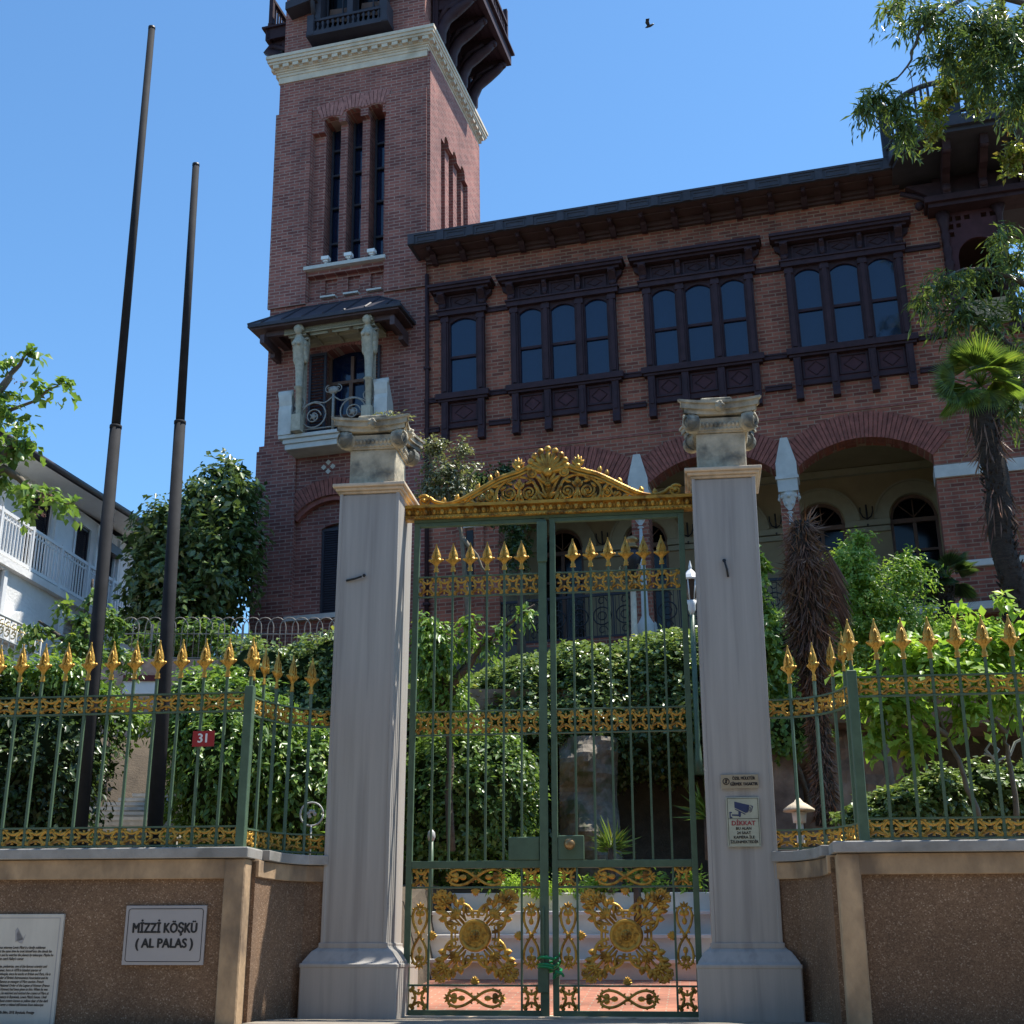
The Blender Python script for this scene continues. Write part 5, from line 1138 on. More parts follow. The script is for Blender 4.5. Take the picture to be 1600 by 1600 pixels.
ys = [-600, -150, -60, -30, -14, -10, -6, -3, -1.25, -1.15] + [-1.0 + 15.6 * i / 120 for i in range(121)] + [18, 30, 60, 200, 900]
vs = []
for ly in ys:
    for lx in xs: p = GF.w(lx, ly, 0); vs.append((p.x, p.y, ground_h(p.x, p.y) if -60 < ly < 40 else (-3.0 if ly < 0 else 7.0)))
W_ = len(xs); fs = [(j * W_ + i, j * W_ + i + 1, (j + 1) * W_ + i + 1, (j + 1) * W_ + i) for j in range(len(ys) - 1) for i in range(W_ - 1)]
s = MB(); s.add(vs, fs); solo('ground', s, M['soil'], kind='structure')
s = MB(); P = [GF.w(x, y, 0) for x, y in ((-9, -1.37), (9, -1.37), (9, -4.2), (-9, -4.2))]; 
s = MB(); n = 12
for j in range(n + 1):
    ly = -1.4 + 0 - j * .45
    for x in (-12, -6, 0, 6, 12): p = GF.w(x, ly, 0); s.v.append((p.x, p.y, ground_h(p.x, p.y) + .02))
for j in range(n):
    for i in range(4): a = j * 5 + i; s.f.append((a, a + 5, a + 6, a + 1)); s.sm.append(False)
solo('pavement', s, M['asphalt'], kind='structure')
s = MB(); s.box(-2.2, 2.3, -1.39, .2, -.03, .0); solo('forecourt', s, M['asphalt'], fr=GF, base=(0, 0, 0), kind='structure')
s = MB(); s.add([(-1.3, .2, 0), (1.42, .2, 0), (1.42, .35, 0), (-1.3, .35, 0)], [(0, 1, 2, 3)]); s.add([(-1.9, .35, 0), (1.95, .35, 0), (1.95, 3.25, .25), (-1.9, 3.25, .25)], [(0, 1, 2, 3)])
solo('courtyard_paving', s, M['paving'], fr=GF, base=(0, 1, 0), kind='structure')
# threshold
s = MB(); s.cbox(-1.3, 1.42, -.16, .16, -.02, .012, .004); solo('threshold', s, M['cream'], 'worn stone threshold under the closed gate', 'threshold', GF, (.06, 0, 0))
# marble steps and planter curb
st = root('garden_steps', 'white marble steps rising behind the gate below the planting bed', 'steps', GF, (.06, 2.6, 0))
s = MB()
for k, (z, y) in enumerate(((.46, 3.2), (.72, 3.55), (.98, 3.9))):
    zp = (0, .46, .72)[k]; s.box(-1.75, 1.85, y + .03, y + .9, zp - .02 if k else .1, z - .035); s.cbox(-1.75, 1.85, y - .03, y + .9 - .001 * k, z - .04, z, .008)
part('tread', s, M['steps'], st)
s = MB(); [part('curb', MB().cbox(-1.6 + .58 * k, -1.03 + .58 * k, 4.30, 4.5, .982, 1.20, .01), M['steps'], st) for k in range(6)]

# ------------------------------------------------------------------ foliage
RG = np.random.default_rng(11)
def nrm(v): return v / np.maximum(1e-9, np.linalg.norm(v, axis=-1, keepdims=True))
class Foliage:
    def __init__(s): s.q = []
    def leaves(s, C, D, Nn, L, W, fold=.18):
        # C base points, D leaf axis, Nn approximate normal
        D = nrm(D); S = nrm(np.cross(D, Nn)); U = nrm(np.cross(S, D)); L = np.broadcast_to(L, (len(C),))[:, None]; W = np.broadcast_to(W, (len(C),))[:, None]
        a = C; m = C + D * L * .45; f = U * W * fold
        b = m - S * W * .5 + f; c = m + S * W * .5 + f; e = C + D * L - U * L * .08
        s.q.append(np.stack([a, b, e, c], 1))
    def twigs(s, T, TD, k, tl, L, W, spread=.9, droop=.3, jit=.25, up=.6, O=None):
        n = len(T); t = (np.arange(k) + .5) / k
        P = T[:, None, :] + TD[:, None, :] * (tl * t)[None, :, None] + RG.normal(0, tl * jit * .25, (n, k, 3))
        P[:, :, 2] -= droop * tl * (t ** 2)[None, :]
        R = RG.normal(0, 1, (n, k, 3)); D = TD[:, None, :] * .5 + R * spread * .6; D[:, :, 2] -= droop
        N_ = RG.normal(0, .38, (n, k, 3)); N_[:, :, 2] += up
        if O is not None: N_ += O[:, None, :] * .65
        N_ = nrm(N_); D = D - N_ * (D * N_).sum(-1, keepdims=True) * .75
        sc = RG.uniform(.5, 1.3, n * k)
        s.leaves(P.reshape(-1, 3), D.reshape(-1, 3), N_.reshape(-1, 3), L * sc, W * sc)
    def blob(s, c, r, n, k=6, tl=.25, L=.08, W=.045, p=2.0, droop=.3, shell=.35, spread=.9, up=.6, lump=.15, half=False, seed=0):
        c = np.array(c, float); r = np.array(r, float)
        d = nrm(RG.normal(0, 1, (n, 3)))
        if half: d[:, 2] = np.abs(d[:, 2])
        rad = 1.0 / (np.abs(d[:, 0]) ** p + np.abs(d[:, 1]) ** p + np.abs(d[:, 2]) ** p) ** (1 / p)
        lf = 1 + lump * (np.sin(d[:, 0] * 5.1 + c[0] * 3) + np.sin(d[:, 2] * 6.3 + c[2] * 2) + np.sin(d[:, 1] * 4.7 + c[1])) / 1.8
        u = 1 - shell * RG.random(n) ** 1.5
        T = c + d * (rad * lf * u)[:, None] * r
        TD = nrm(d / np.maximum(r, .05) * .5 + RG.normal(0, .55, (n, 3)) + np.array([0, 0, .15 - droop * .5]))
        s.twigs(T - TD * tl * .5, TD, k, tl, L, W, spread, droop, up=up, O=nrm(d / np.maximum(r, .05))); return s
    def obj(s, name, m, parent=None, base=(0, 0, 0), **k):
        Q = np.concatenate(s.q); n = len(Q); b = Vector(base); 
        me = bpy.data.meshes.new(name); me.vertices.add(n * 4); me.vertices.foreach_set('co', (Q.reshape(-1, 3) - np.array(b)).astype(np.float32).ravel())
        idx = (np.arange(n) * 4)[:, None] + np.array([[0, 1, 2, 0, 2, 3]]); me.loops.add(n * 6); me.loops.foreach_set('vertex_index', idx.astype(np.int32).ravel())
        me.polygons.add(n * 2); me.polygons.foreach_set('loop_start', (np.arange(n * 2) * 3).astype(np.int32)); me.update(calc_edges=True); me.validate()
        setmat(me, M[m]); o = bpy.data.objects.new(name, me); COL.objects.link(o)
        if parent: o.parent = parent; BASE[o.name] = Vector((0, 0, 0))
        else: o.location = b
        return tag(o, **k)
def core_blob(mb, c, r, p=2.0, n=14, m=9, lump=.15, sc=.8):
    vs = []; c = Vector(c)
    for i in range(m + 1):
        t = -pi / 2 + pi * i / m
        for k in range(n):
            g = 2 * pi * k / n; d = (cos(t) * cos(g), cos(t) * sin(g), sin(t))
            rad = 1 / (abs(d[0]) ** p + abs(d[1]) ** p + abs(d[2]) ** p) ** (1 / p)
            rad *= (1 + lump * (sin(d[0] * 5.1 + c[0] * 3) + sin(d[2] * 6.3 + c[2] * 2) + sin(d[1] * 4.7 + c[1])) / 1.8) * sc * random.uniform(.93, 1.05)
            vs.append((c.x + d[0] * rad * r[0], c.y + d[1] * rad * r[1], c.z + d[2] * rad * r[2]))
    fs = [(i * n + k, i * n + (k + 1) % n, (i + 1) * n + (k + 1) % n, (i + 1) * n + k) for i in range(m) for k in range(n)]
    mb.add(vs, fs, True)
def limb(mb, pts, r0, r1, n=7, wob=.03):
    P = []; m = 4
    for i in range(len(pts) - 1):
        a, b = Vector(pts[i]), Vector(pts[i + 1])
        for k in range(m): P.append(a.lerp(b, k / m) + Vector([random.uniform(-wob, wob) for _ in range(3)]) * (0 if i == 0 and k == 0 else 1))
    P.append(Vector(pts[-1])); mb.tube(P, [r0 + (r1 - r0) * i / (len(P) - 1) for i in range(len(P))], n)
def shrub(name, label, cat, blobs, mat, core=.72, trunk=None, tr=(.05, .02), bark='bark', group=None, base=None, **kw):
    base = base or (blobs[0][0][0], blobs[0][0][1], ground_h(blobs[0][0][0], blobs[0][0][1]))
    r = root(name, label, cat, ID, base, group); F = Foliage()
    for (c, rr, n) in blobs: F.blob(c, rr, n, **kw)
    F.obj('foliage', mat, r, base)
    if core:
        s = MB(); [core_blob(s, c, rr, kw.get('p', 2.0), lump=kw.get('lump', .15), sc=core) for c, rr, n in blobs]; part('inner_twigs', s, M['core'], r)  # solid dark blob, shade inside the crown put into its colour
    s = MB(); c0 = blobs[0][0]
    if trunk:
        for t in trunk: limb(s, t, tr[0], tr[1])
    else:
        for c, rr, n in blobs[:4]: limb(s, [(base[0], base[1], base[2] - .1), ((c[0] + base[0]) / 2, c[1], (base[2] + c[2]) / 2), (c[0], c[1], c[2] - rr[2] * .1)], tr[0], tr[1])
    part('trunk', s, M[bark], r); return r
def A(px, py, Y): p = at(px, py, Y); return (p.x, p.y, p.z)
def B_(px, py, Y, rx, ry, rz, n): return (A(px, py, Y), (rx, ry, rz), n)

# ivy hedge over the grotto, seen through the gate
hb = []
for x, zt in ((-1.7, 5.25), (-.75, 5.45), (.2, 5.68), (1.15, 5.88), (2.1, 6.05), (3.0, 6.12)): hb.append(((x, 19.2, zt - 1.15), (.95, 1.75, 1.15), 3300))
shrub('hedge', 'long dense ivy hedge topping the grotto, seen through the gate', 'hedge', hb, 'l_ivy', p=2.3, k=7, tl=.16, L=.075, W=.062, droop=.15, shell=.09, lump=.07, up=.9, core=.90, tr=(.04, .03))
shrub('ivy_curtain', 'ivy hanging down the grotto wall under the hedge', 'ivy', [((-1.2, 17.9, 4.1), (.9, .5, .75), 500), ((.0, 17.9, 4.3), (.8, .4, .5), 350), ((.35, 17.6, 3.2), (.28, .25, .8), 200), ((1.55, 17.9, 4.35), (1.0, .4, .38), 350), ((2.7, 17.9, 4.45), (.8, .4, .4), 300)], 'l_dark', k=6, tl=.2, L=.08, W=.06, droop=.5, shell=.4, core=.6)
shrub('shrub', 'tall leafy shrub with bright hanging leaves, left inside the gate', 'shrub', [B_(680, 1010, 16.2, .34, .3, .40, 170), B_(668, 975, 16.2, .20, .25, .22, 60), B_(735, 975, 16.0, .10, .15, .16, 22), B_(690, 1085, 16.3, .36, .3, .26, 120), B_(785, 975, 15.8, .14, .08, .03, 12), B_(820, 950, 15.7, .10, .08, .03, 10), B_(760, 1000, 15.9, .10, .10, .06, 12)], 'l_mid', core=0, k=9, tl=.24, L=.105, W=.05, droop=.8, shell=.85, spread=.7,
      trunk=[[A(705, 1330, 16.3), A(700, 1150, 16.3), A(690, 1040, 16.2), A(675, 980, 16.2)], [A(700, 1080, 16.2), A(760, 1000, 15.9), A(835, 945, 15.6)], [A(698, 1100, 16.3), A(740, 1010, 16.1)]], tr=(.055, .012))
shrub('round_bush', 'big rounded dark green bush behind the gate, left of the pale rock', 'bush', [((-.55, 17.15, 3.45), (.92, .8, .98), 2100)], 'l_hedge', p=2.4, k=6, tl=.2, L=.085, W=.05, droop=.3, shell=.22, lump=.09, core=.78)
# left garden
shrub('round_bush', 'rounded bright green bush between the flagpoles and the gate pillar', 'bush', [((-3.05, 14.6, 3.6), (.75, .7, .95), 1300), ((-2.35, 14.7, 3.35), (.6, .6, .72), 900), ((-3.5, 14.6, 4.1), (.4, .5, .5), 450), ((-2.6, 14.9, 3.0), (1.0, .6, .6), 700)], 'l_mid', p=2.4, k=7, tl=.22, L=.09, W=.042, droop=.6, shell=.3, lump=.1, core=.78)
shrub('hedge', 'dark ivy hedge behind the curved fence left of the gate', 'hedge', [((-3.0, 16.9, 4.75), (.9, .6, .62), 900), ((-2.1, 16.9, 4.9), (.7, .6, .66), 800), ((-2.3, 16.6, 4.1), (.8, .5, .6), 500)], 'l_ivy', p=2.8, k=7, tl=.18, L=.08, W=.055, shell=.2, core=.8)
shrub('hedge', 'tall dark shrub hedge behind the far end of the numbered fence', 'hedge', [((-5.55, 13.9, 3.4), (.85, .7, 1.15), 1400), ((-4.8, 14.0, 3.55), (.55, .6, .85), 800), ((-6.6, 13.9, 3.55), (.8, .7, 1.2), 900), ((-4.5, 14.3, 4.2), (.25, .3, .22), 120)], 'l_dark', p=2.6, k=7, tl=.24, L=.085, W=.045, shell=.35, core=.76)
shrub('shrub', 'light green shrub spilling over the dark hedge under the young tree', 'shrub', [B_(30, 1050, 13.8, .34, .3, .14, 100), B_(100, 1045, 13.8, .30, .3, .16, 90), B_(160, 1085, 13.9, .20, .3, .14, 60), B_(205, 1120, 14.4, .22, .3, .2, 70)], 'l_mid', core=0, k=7, tl=.22, L=.085, W=.045, droop=.4, shell=.8)
shrub('young_tree', 'young bushy tree in front of the white house wall', 'tree', [B_(147, 930, 16.5, .05, .08, .14, 12), B_(130, 968, 16.5, .14, .15, .10, 32), B_(118, 1005, 16.4, .22, .2, .10, 44), B_(60, 985, 16.4, .24, .15, .04, 24), B_(100, 945, 16.5, .04, .06, .12, 9), B_(145, 1018, 16.4, .10, .15, .12, 24)], 'l_hedge', core=0, k=8, tl=.25, L=.10, W=.055, droop=.5, shell=.9,
      trunk=[[(A(128, 1240, 16.5)[0], 16.5, 2.3), A(128, 1040, 16.5), A(138, 950, 16.5), A(145, 905, 16.5)], [A(130, 1020, 16.5), A(60, 970, 16.4)]], tr=(.05, .015))
shrub('climber', 'thin leafy climber between the two flagpoles', 'climber', [B_(175, 970, 16.8, .10, .1, .22, 40), B_(178, 1020, 16.8, .10, .1, .25, 45), B_(190, 975, 16.8, .10, .1, .08, 18), B_(200, 1035, 17, .2, .2, .14, 40)], 'l_hedge', core=0, k=7, tl=.16, L=.08, W=.045, shell=.9, trunk=[[(A(178, 1200, 16.8)[0], 16.8, 2.6), A(178, 1040, 16.8), A(174, 955, 16.8)]], tr=(.02, .008))
bigt = []
for px, py, rx, rz, n in ((295, 865, 1.0, .85, 620), (338, 800, .55, .6, 340), (268, 900, .6, .5, 240), (352, 890, .45, .8, 300), (285, 960, 1.05, .55, 440), (228, 925, .28, .2, 70), (262, 820, .38, .32, 140), (378, 765, .20, .35, 90), (318, 785, .33, .28, 110), (374, 850, .25, .7, 160), (340, 748, .2, .18, 40), (365, 735, .16, .12, 24)): bigt.append(B_(px, py, 24.3, rx, 1.0, rz, n))
shrub('broadleaf_tree', 'dense dark broadleaf tree between the white house and the brick tower', 'tree', bigt, 'l_fig', core=.45, k=8, tl=.55, L=.18, W=.10, droop=.35, shell=.75, lump=.34, spread=1.0,
      trunk=[[(A(310, 1050, 24.3)[0], 24.3, 5.5), A(310, 960, 24.3), A(300, 860, 24.3), A(340, 780, 24.3)], [A(305, 950, 24.3), A(240, 890, 24.3)], [A(305, 950, 24.3), A(360, 850, 24.3)]], tr=(.16, .04))
shrub('vine', 'leafy vine growing behind the hoop topped fence', 'vine', [B_(250, 1000, 20.3, .45, .2, .25, 110), B_(310, 985, 20.3, .5, .2, .22, 120), B_(370, 1010, 20.3, .45, .2, .28, 120), B_(285, 1025, 20.3, .8, .2, .18, 130)], 'l_hedge', core=0, k=6, tl=.25, L=.10, W=.06, shell=.9, droop=.4)
# shrub in front of the brick wall by the gate crest
shrub('olive_shrub', 'greyish olive leaved shrub against the brick wall above the gate crest', 'shrub', [B_(700, 740, 21.5, .50, .3, .42, 170), B_(680, 700, 21.5, .26, .2, .16, 55), B_(725, 702, 21.5, .12, .15, .18, 28), B_(672, 765, 21.5, .22, .2, .12, 45), B_(715, 765, 21.5, .5, .3, .25, 130), B_(655, 690, 21.5, .1, .1, .05, 10)], 'l_olive', core=0, k=8, tl=.2, L=.085, W=.038, droop=.1, shell=.95,
      trunk=[[(A(735, 900, 21.5)[0], 21.5, 6.2), A(725, 850, 21.5), A(705, 780, 21.5), A(685, 700, 21.5)], [A(722, 840, 21.5), A(765, 900, 21.5)], [A(715, 800, 21.5), A(745, 730, 21.5)]], tr=(.05, .012), bark='twig')
shrub('dark_tree', 'dark leaved tree standing before the loggia, left of the gate centre', 'tree', [B_(752, 755, 22.4, .38, .3, .28, 130), B_(780, 790, 22.4, .45, .3, .35, 160), B_(808, 850, 22.4, .22, .3, .55, 150), B_(790, 735, 22.4, .2, .2, .15, 40)], 'l_dark', core=.45, k=7, tl=.22, L=.09, W=.05, shell=.8, trunk=[[(A(818, 960, 22.4)[0], 22.4, 6.0), A(812, 900, 22.4), A(800, 800, 22.4)]], tr=(.09, .04))
# right garden
shrub('feathery_tree', 'bright yellow green tree with feathery leaves beside the shaggy dead palm', 'tree', [B_(1345, 925, 17.2, .42, .4, .62, 320), B_(1325, 880, 17.2, .26, .3, .36, 150), B_(1415, 900, 17.3, .30, .3, .30, 120), B_(1400, 985, 17.2, .75, .4, .55, 420), B_(1300, 1010, 17.2, .4, .4, .5, 220), B_(1460, 1010, 17.1, .4, .4, .3, 160), B_(1345, 850, 17.2, .14, .15, .22, 45), B_(1415, 870, 17.3, .1, .1, .14, 25)], 'l_fern', core=0, k=14, tl=.38, L=.075, W=.032, droop=.3, shell=.85, spread=1.0,
      trunk=[[(A(1390, 1240, 17.2)[0], 17.2, 2.4), A(1380, 1100, 17.2), A(1360, 980, 17.2), A(1330, 860, 17.2)], [A(1375, 1080, 17.2), A(1420, 960, 17.3), A(1440, 900, 17.3)]], tr=(.07, .015), bark='twig')
shrub('broadleaf_sapling', 'sapling with large bright maple like leaves and a slanting trunk behind the right fence', 'tree', [B_(1440, 1035, 13.6, .33, .4, .26, 85), B_(1390, 1105, 13.6, .36, .35, .20, 80), B_(1430, 1160, 13.5, .18, .2, .12, 26), B_(1505, 1050, 13.6, .36, .4, .24, 80), B_(1345, 1060, 13.6, .16, .25, .16, 30), B_(1510, 1110, 13.6, .22, .25, .08, 26), B_(1400, 1000, 13.6, .2, .25, .14, 32), B_(1370, 1150, 13.6, .14, .2, .08, 16)], 'l_bright', core=0, k=7, tl=.32, L=.125, W=.080, droop=.45, shell=.95, spread=.95, up=.9, trunk=[[A(1530, 1285, 13.5), A(1505, 1210, 13.5), A(1468, 1120, 13.6), A(1450, 1060, 13.6)], [A(1480, 1150, 13.5), A(1400, 1090, 13.6)]], tr=(.032, .012), bark='twig')
shrub('broadleaf_sapling', 'forked sapling with large bright leaves at the far end of the right fence', 'tree', [B_(1560, 1015, 13.8, .33, .4, .28, 85), B_(1570, 1090, 13.8, .3, .35, .18, 50), B_(1490, 995, 13.8, .22, .3, .18, 42), B_(1530, 978, 13.7, .2, .2, .08, 16), B_(1600, 990, 13.8, .26, .3, .24, 50), B_(1505, 945, 13.7, .05, .05, .1, 5), B_(1563, 935, 13.7, .08, .05, .08, 7)], 'l_bright', core=0, k=7, tl=.32, L=.12, W=.07, droop=.4, shell=.95, spread=.95, up=.9, trunk=[[A(1588, 1290, 13.8), A(1580, 1200, 13.8), A(1572, 1140, 13.8), A(1600, 1080, 13.8)], [A(1572, 1145, 13.8), A(1540, 1110, 13.8), A(1500, 1040, 13.8)]], tr=(.032, .012), bark='twig')
shrub('ground_ivy', 'low variegated ivy mound behind the right fence', 'ground ivy', [B_(1400, 1262, 14.2, .38, .4, .20, 300), B_(1465, 1240, 14.4, .42, .4, .26, 360), B_(1540, 1235, 14.6, .5, .4, .30, 360), B_(1595, 1240, 14.6, .4, .4, .35, 260), B_(1345, 1280, 14.0, .25, .3, .12, 120)], 'l_ivy', k=7, tl=.14, L=.07, W=.055, shell=.3, core=.75, up=1.0)
shrub('climber', 'bright green climbing shrub beside the gate pillar carrying signs', 'climber', [B_(1190, 960, 15.5, .12, .15, .5, 130), B_(1188, 880, 15.5, .09, .1, .18, 40), B_(1200, 1030, 15.6, .2, .2, .3, 110), B_(1205, 1060, 15.8, .22, .2, .4, 110)], 'l_mid', core=0, k=8, tl=.18, L=.085, W=.05, shell=.9, droop=.4, trunk=[[(A(1195, 1240, 15.5)[0], 15.5, 2.3), A(1195, 1050, 15.5), A(1190, 900, 15.5)]], tr=(.025, .01))
shrub('background_hedge', 'dark shrub mass behind the dead palm and the feathery tree', 'hedge', [((4.1, 18.6, 5.6), (.9, .6, .9), 700), ((5.3, 18.8, 5.5), (1.0, .6, .9), 700), ((6.6, 18.9, 5.4), (1.1, .6, .8), 700), ((3.5, 17.6, 4.6), (.7, .5, .6), 350), ((7.9, 18.9, 5.5), (1.0, .6, .8), 400)], 'l_mid', k=7, tl=.22, L=.09, W=.05, shell=.3, core=.8)

def strands(F, C, D, L, W): F.leaves(np.array(C, float), np.array(D, float), RG.normal(0, 1, (len(C), 3)), np.array(L, float), np.array(W, float), .05)
# dead shaggy palm
dp = root('dead_palm', 'dead palm trunk with a shaggy skirt of brown fibres and no green crown', 'palm', ID, (A(1290, 1260, 16)[0], 16, 2.4))
tb = A(1292, 1290, 16); tt = A(1252, 815, 16); s = MB(); pts = [Vector(tb).lerp(Vector(tt), k / 10) for k in range(11)]; s.tube([(p.x, p.y, p.z) for p in pts], [.13, .12, .12, .12, .13, .15, .19, .21, .20, .17, .10], 14)
part('trunk', s, M['palmbark'], dp)
F = Foliage(); C = []; D = []; L = []; Wd = []
for i in range(5200):
    t = random.random() ** 1.25; h = 1 - t * .98; p = Vector(tb).lerp(Vector(tt), h); rr = (.225 if h > .55 else .125) * (1.0 if h < .85 else max(.35, (1.02 - h) / .17)); g = random.uniform(0, 2 * pi)
    up_ = random.random() < .12 and h > .3
    C.append((p.x + cos(g) * rr * .85, p.y + sin(g) * rr * .85, p.z)); D.append((cos(g) * random.uniform(.1, .8) + random.uniform(-.3, .3), sin(g) * .5 + random.uniform(-.3, .3), random.uniform(-.2, .9) if up_ else random.uniform(-1.3, -.3))); L.append(random.uniform(.10, .32) if h > .4 else random.uniform(.05, .16)); Wd.append(random.uniform(.008, .024))
for i in range(260):
    h = random.uniform(.72, .9); p = Vector(tb).lerp(Vector(tt), h); g = random.uniform(-.6, .8); C.append((p.x + .28 * cos(g), p.y - .1, p.z)); D.append((.22 + .2 * cos(g), .0, -1)); L.append(random.uniform(.3, .65)); Wd.append(random.uniform(.008, .018))
strands(F, C, D, L, Wd); F.obj('dead_skirt', 'l_dry', dp, BASE[dp.name])

def fan_frond(F, c, ax, R_, n=34, w_=.03, spread=2.4, stiff=.25):
    ax = Vector(ax).normalized(); sd = ax.cross(Vector((random.uniform(-.2, .2), random.uniform(-.2, .2), 1))).normalized(); up_ = sd.cross(ax)
    C = []; D = []; L = []; W2 = []; N2 = []
    for k in range(n):
        g = (k / (n - 1) - .5) * spread * 1.25; d = ax * cos(g) + sd * sin(g) - up_ * (.12 + stiff * abs(g) * .2) + Vector((0, 0, -.06)); d.normalize(); r = R_ * (.82 + .18 * cos(g)) * random.uniform(.93, 1.04)
        C.append(tuple(c)); D.append(tuple(d)); L.append(r); W2.append(w_); N2.append(tuple(up_))
    F.leaves(np.array(C), np.array(D), np.array(N2), np.array(L), np.array(W2), .25)
def palm(label, tb, tt, crown, rt, rc, nf, m='l_palm', fr=.75, trunk_r=.17, seed=1, skirt=True, extra=()):
    random.seed(seed); r = root('fan_palm', label, 'palm', ID, tb); s = MB(); P = [Vector(tb).lerp(Vector(tt), k / 12) + Vector((.04 * sin(k), 0, 0)) for k in range(13)]
    s.tube(P, [trunk_r * (1.05 + .04 * sin(k * 2.3)) for k in range(13)], 14)
    for i in range(420):
        h = random.random(); p = Vector(tb).lerp(Vector(tt), h); g = random.uniform(0, 2 * pi); q = p + Vector((cos(g), sin(g), 0)) * trunk_r * .9; e = q + Vector((cos(g) * .05, sin(g) * .05, random.uniform(.03, .09))); s.tube([q, e], [.016, .006], 4)
    part('trunk', s, M['palmbark'], r)
    F = Foliage(); s = MB(); cc = Vector(crown)
    for i in range(nf):
        g = i * 2.4 + random.uniform(-.2, .2); el = random.uniform(-.5, 1.1) if i > 3 else 1.2; d = Vector((cos(g) * cos(el), sin(g) * cos(el), sin(el))); e = cc + d * rc; m_ = (cc + e) / 2 + Vector((0, 0, .06)); s.tube([cc, m_, e], [.014, .010, .008], 4)
        d2 = d + Vector((0, 0, -.35)); fan_frond(F, e, d2, fr * random.uniform(.75, 1.05))
    for px, py, ang, R_ in extra:
        e = Vector(A(px, py, tt[1] - .15)); s.tube([cc, e], [.014, .010], 4); g0 = radians(ang)
        for side in (0, 1):
            ax = Vector((cos(g0), -.25 + .1 * side, sin(g0))); up_ = Vector((0, -1, .25)); sdv = up_.cross(ax).normalized(); n_ = 24
            Cc = np.repeat(np.array([tuple(e)]), n_, 0); gg = (np.arange(n_) / (n_ - 1) - .5) * 2.7; Dd = np.outer(np.cos(gg), np.array(ax)) + np.outer(np.sin(gg), np.array(sdv)) + np.array([0, .05 * side, -.05])
            if side == 0: F.leaves(Cc, Dd, np.repeat(np.array([tuple(up_)]), n_, 0), R_ * (.84 + .16 * np.cos(gg)) * RG.uniform(.92, 1.05, n_), np.full(n_, .034), .25)
    part('leaf_stalk', s, M['l_palm'], r); F.obj('fronds', m, r, BASE[r.name])
    if skirt:
        F = Foliage(); C = []; D = []; L = []; W2 = []
        for i in range(130):
            h = random.choice([random.uniform(.75, .97), random.uniform(.45, .62)]); p = Vector(tb).lerp(Vector(tt), h); g = random.uniform(0, 2 * pi); C.append((p.x + cos(g) * trunk_r, p.y + sin(g) * trunk_r, p.z)); D.append((cos(g) * .4, sin(g) * .4, random.uniform(-1.5, -.2))); L.append(random.uniform(.12, .5)); W2.append(.022)
        strands(F, C, D, L, W2); F.obj('dry_leaves', 'l_dry', r, BASE[r.name])
    return r
palm('tall fan palm with a green crown rising in front of the brick pier', A(1592, 985, 16.4), A(1535, 632, 16.4), A(1532, 603, 16.4), .15, .30, 16, fr=.46, seed=3, trunk_r=.15, extra=((1492, 592, 165, .40), (1532, 572, 78, .52), (1505, 562, 128, .38), (1488, 608, 205, .34), (1550, 585, 35, .45), (1515, 615, 250, .38), (1545, 612, 290, .36), (1575, 575, 60, .36)))
palm('small dark fan palm in front of the arched loggia door beside the pier', A(1478, 990, 21), A(1480, 915, 21), A(1480, 905, 21), .1, .22, 14, m='l_dark', fr=.42, trunk_r=.09, seed=5, skirt=False)
def spiky(label, c, R_, n, m='l_palm', name='yucca', up=.5, w_=.03):
    r = root(name, label, 'plant', ID, (c[0], c[1], c[2] - .15)); F = Foliage(); C = []; D = []
    for i in range(n): g = random.uniform(0, 2 * pi); el = random.uniform(-.2, 1.3) * up * 2; C.append((c[0] + random.uniform(-.03, .03), c[1] + random.uniform(-.03, .03), c[2] + random.uniform(-.05, .05))); D.append((cos(g) * cos(el), sin(g) * cos(el), sin(el)))
    C = np.array(C); F.leaves(C, np.array(D), RG.normal(0, 1, (n, 3)), R_ * RG.uniform(.6, 1.1, n), np.full(n, w_), .3); F.obj('spiky_leaves', m, r, BASE[r.name]); s = MB(); s.tube([(c[0], c[1], c[2] - .5), c], [.05, .04], 7); part('stem', s, M['bark'], r)
spiky('spiky agave growing in front of the pale rock behind the gate', A(955, 1325, 16.2), .36, 60)
spiky('spiky yucca beside the lower shaft of the pillar carrying signs', A(1105, 1275, 15.8), .42, 60)
spiky('small fan like plant overlapping the upper gate ornament', A(995, 1375, 15.3), .24, 34, name='dwarf_palm')
shrub('ground_cover', 'low green ground cover plants in the bed above the marble steps', 'plants', [B_(850, 1383, 16.3, .35, .3, .12, 90), B_(930, 1385, 16.3, .35, .3, .10, 80), B_(1010, 1380, 16.3, .3, .3, .12, 60), B_(1080, 1378, 16.3, .2, .3, .12, 50), B_(790, 1380, 16.3, .2, .3, .1, 50)], 'l_bright', core=0, k=6, tl=.12, L=.08, W=.03, shell=.9, droop=0)

# willow like tree hanging in from the right
WLW = [(1450, 20, .5, .28, 130), (1520, 40, .6, .35, 200), (1580, 60, .5, .6, 260), (1400, 5, .35, .12, 50), (1370, 150, .26, .16, 70), (1345, 165, .12, .14, 26), (1400, 165, .22, .18, 60), (1418, 195, .2, .2, 50), (1480, 80, .45, .2, 90), (1590, 140, .3, .5, 130), (1540, 110, .4, .3, 90), (1590, 400, .28, .3, 110), (1560, 370, .24, .2, 70), (1590, 470, .2, .2, 50),
       (1480, 440, .34, .22, 110), (1440, 460, .2, .18, 50), (1500, 490, .36, .24, 120), (1550, 500, .3, .2, 80), (1585, 600, .35, .3, 130), (1600, 540, .2, .2, 40), (1570, 640, .2, .3, 60), (1530, 430, .3, .2, 70)]
wt = root('willow_tree', 'weeping tree with long narrow leaves hanging in from the right over the bay', 'tree', ID, (9.9, 17.0, 2.6)); F = Foliage()
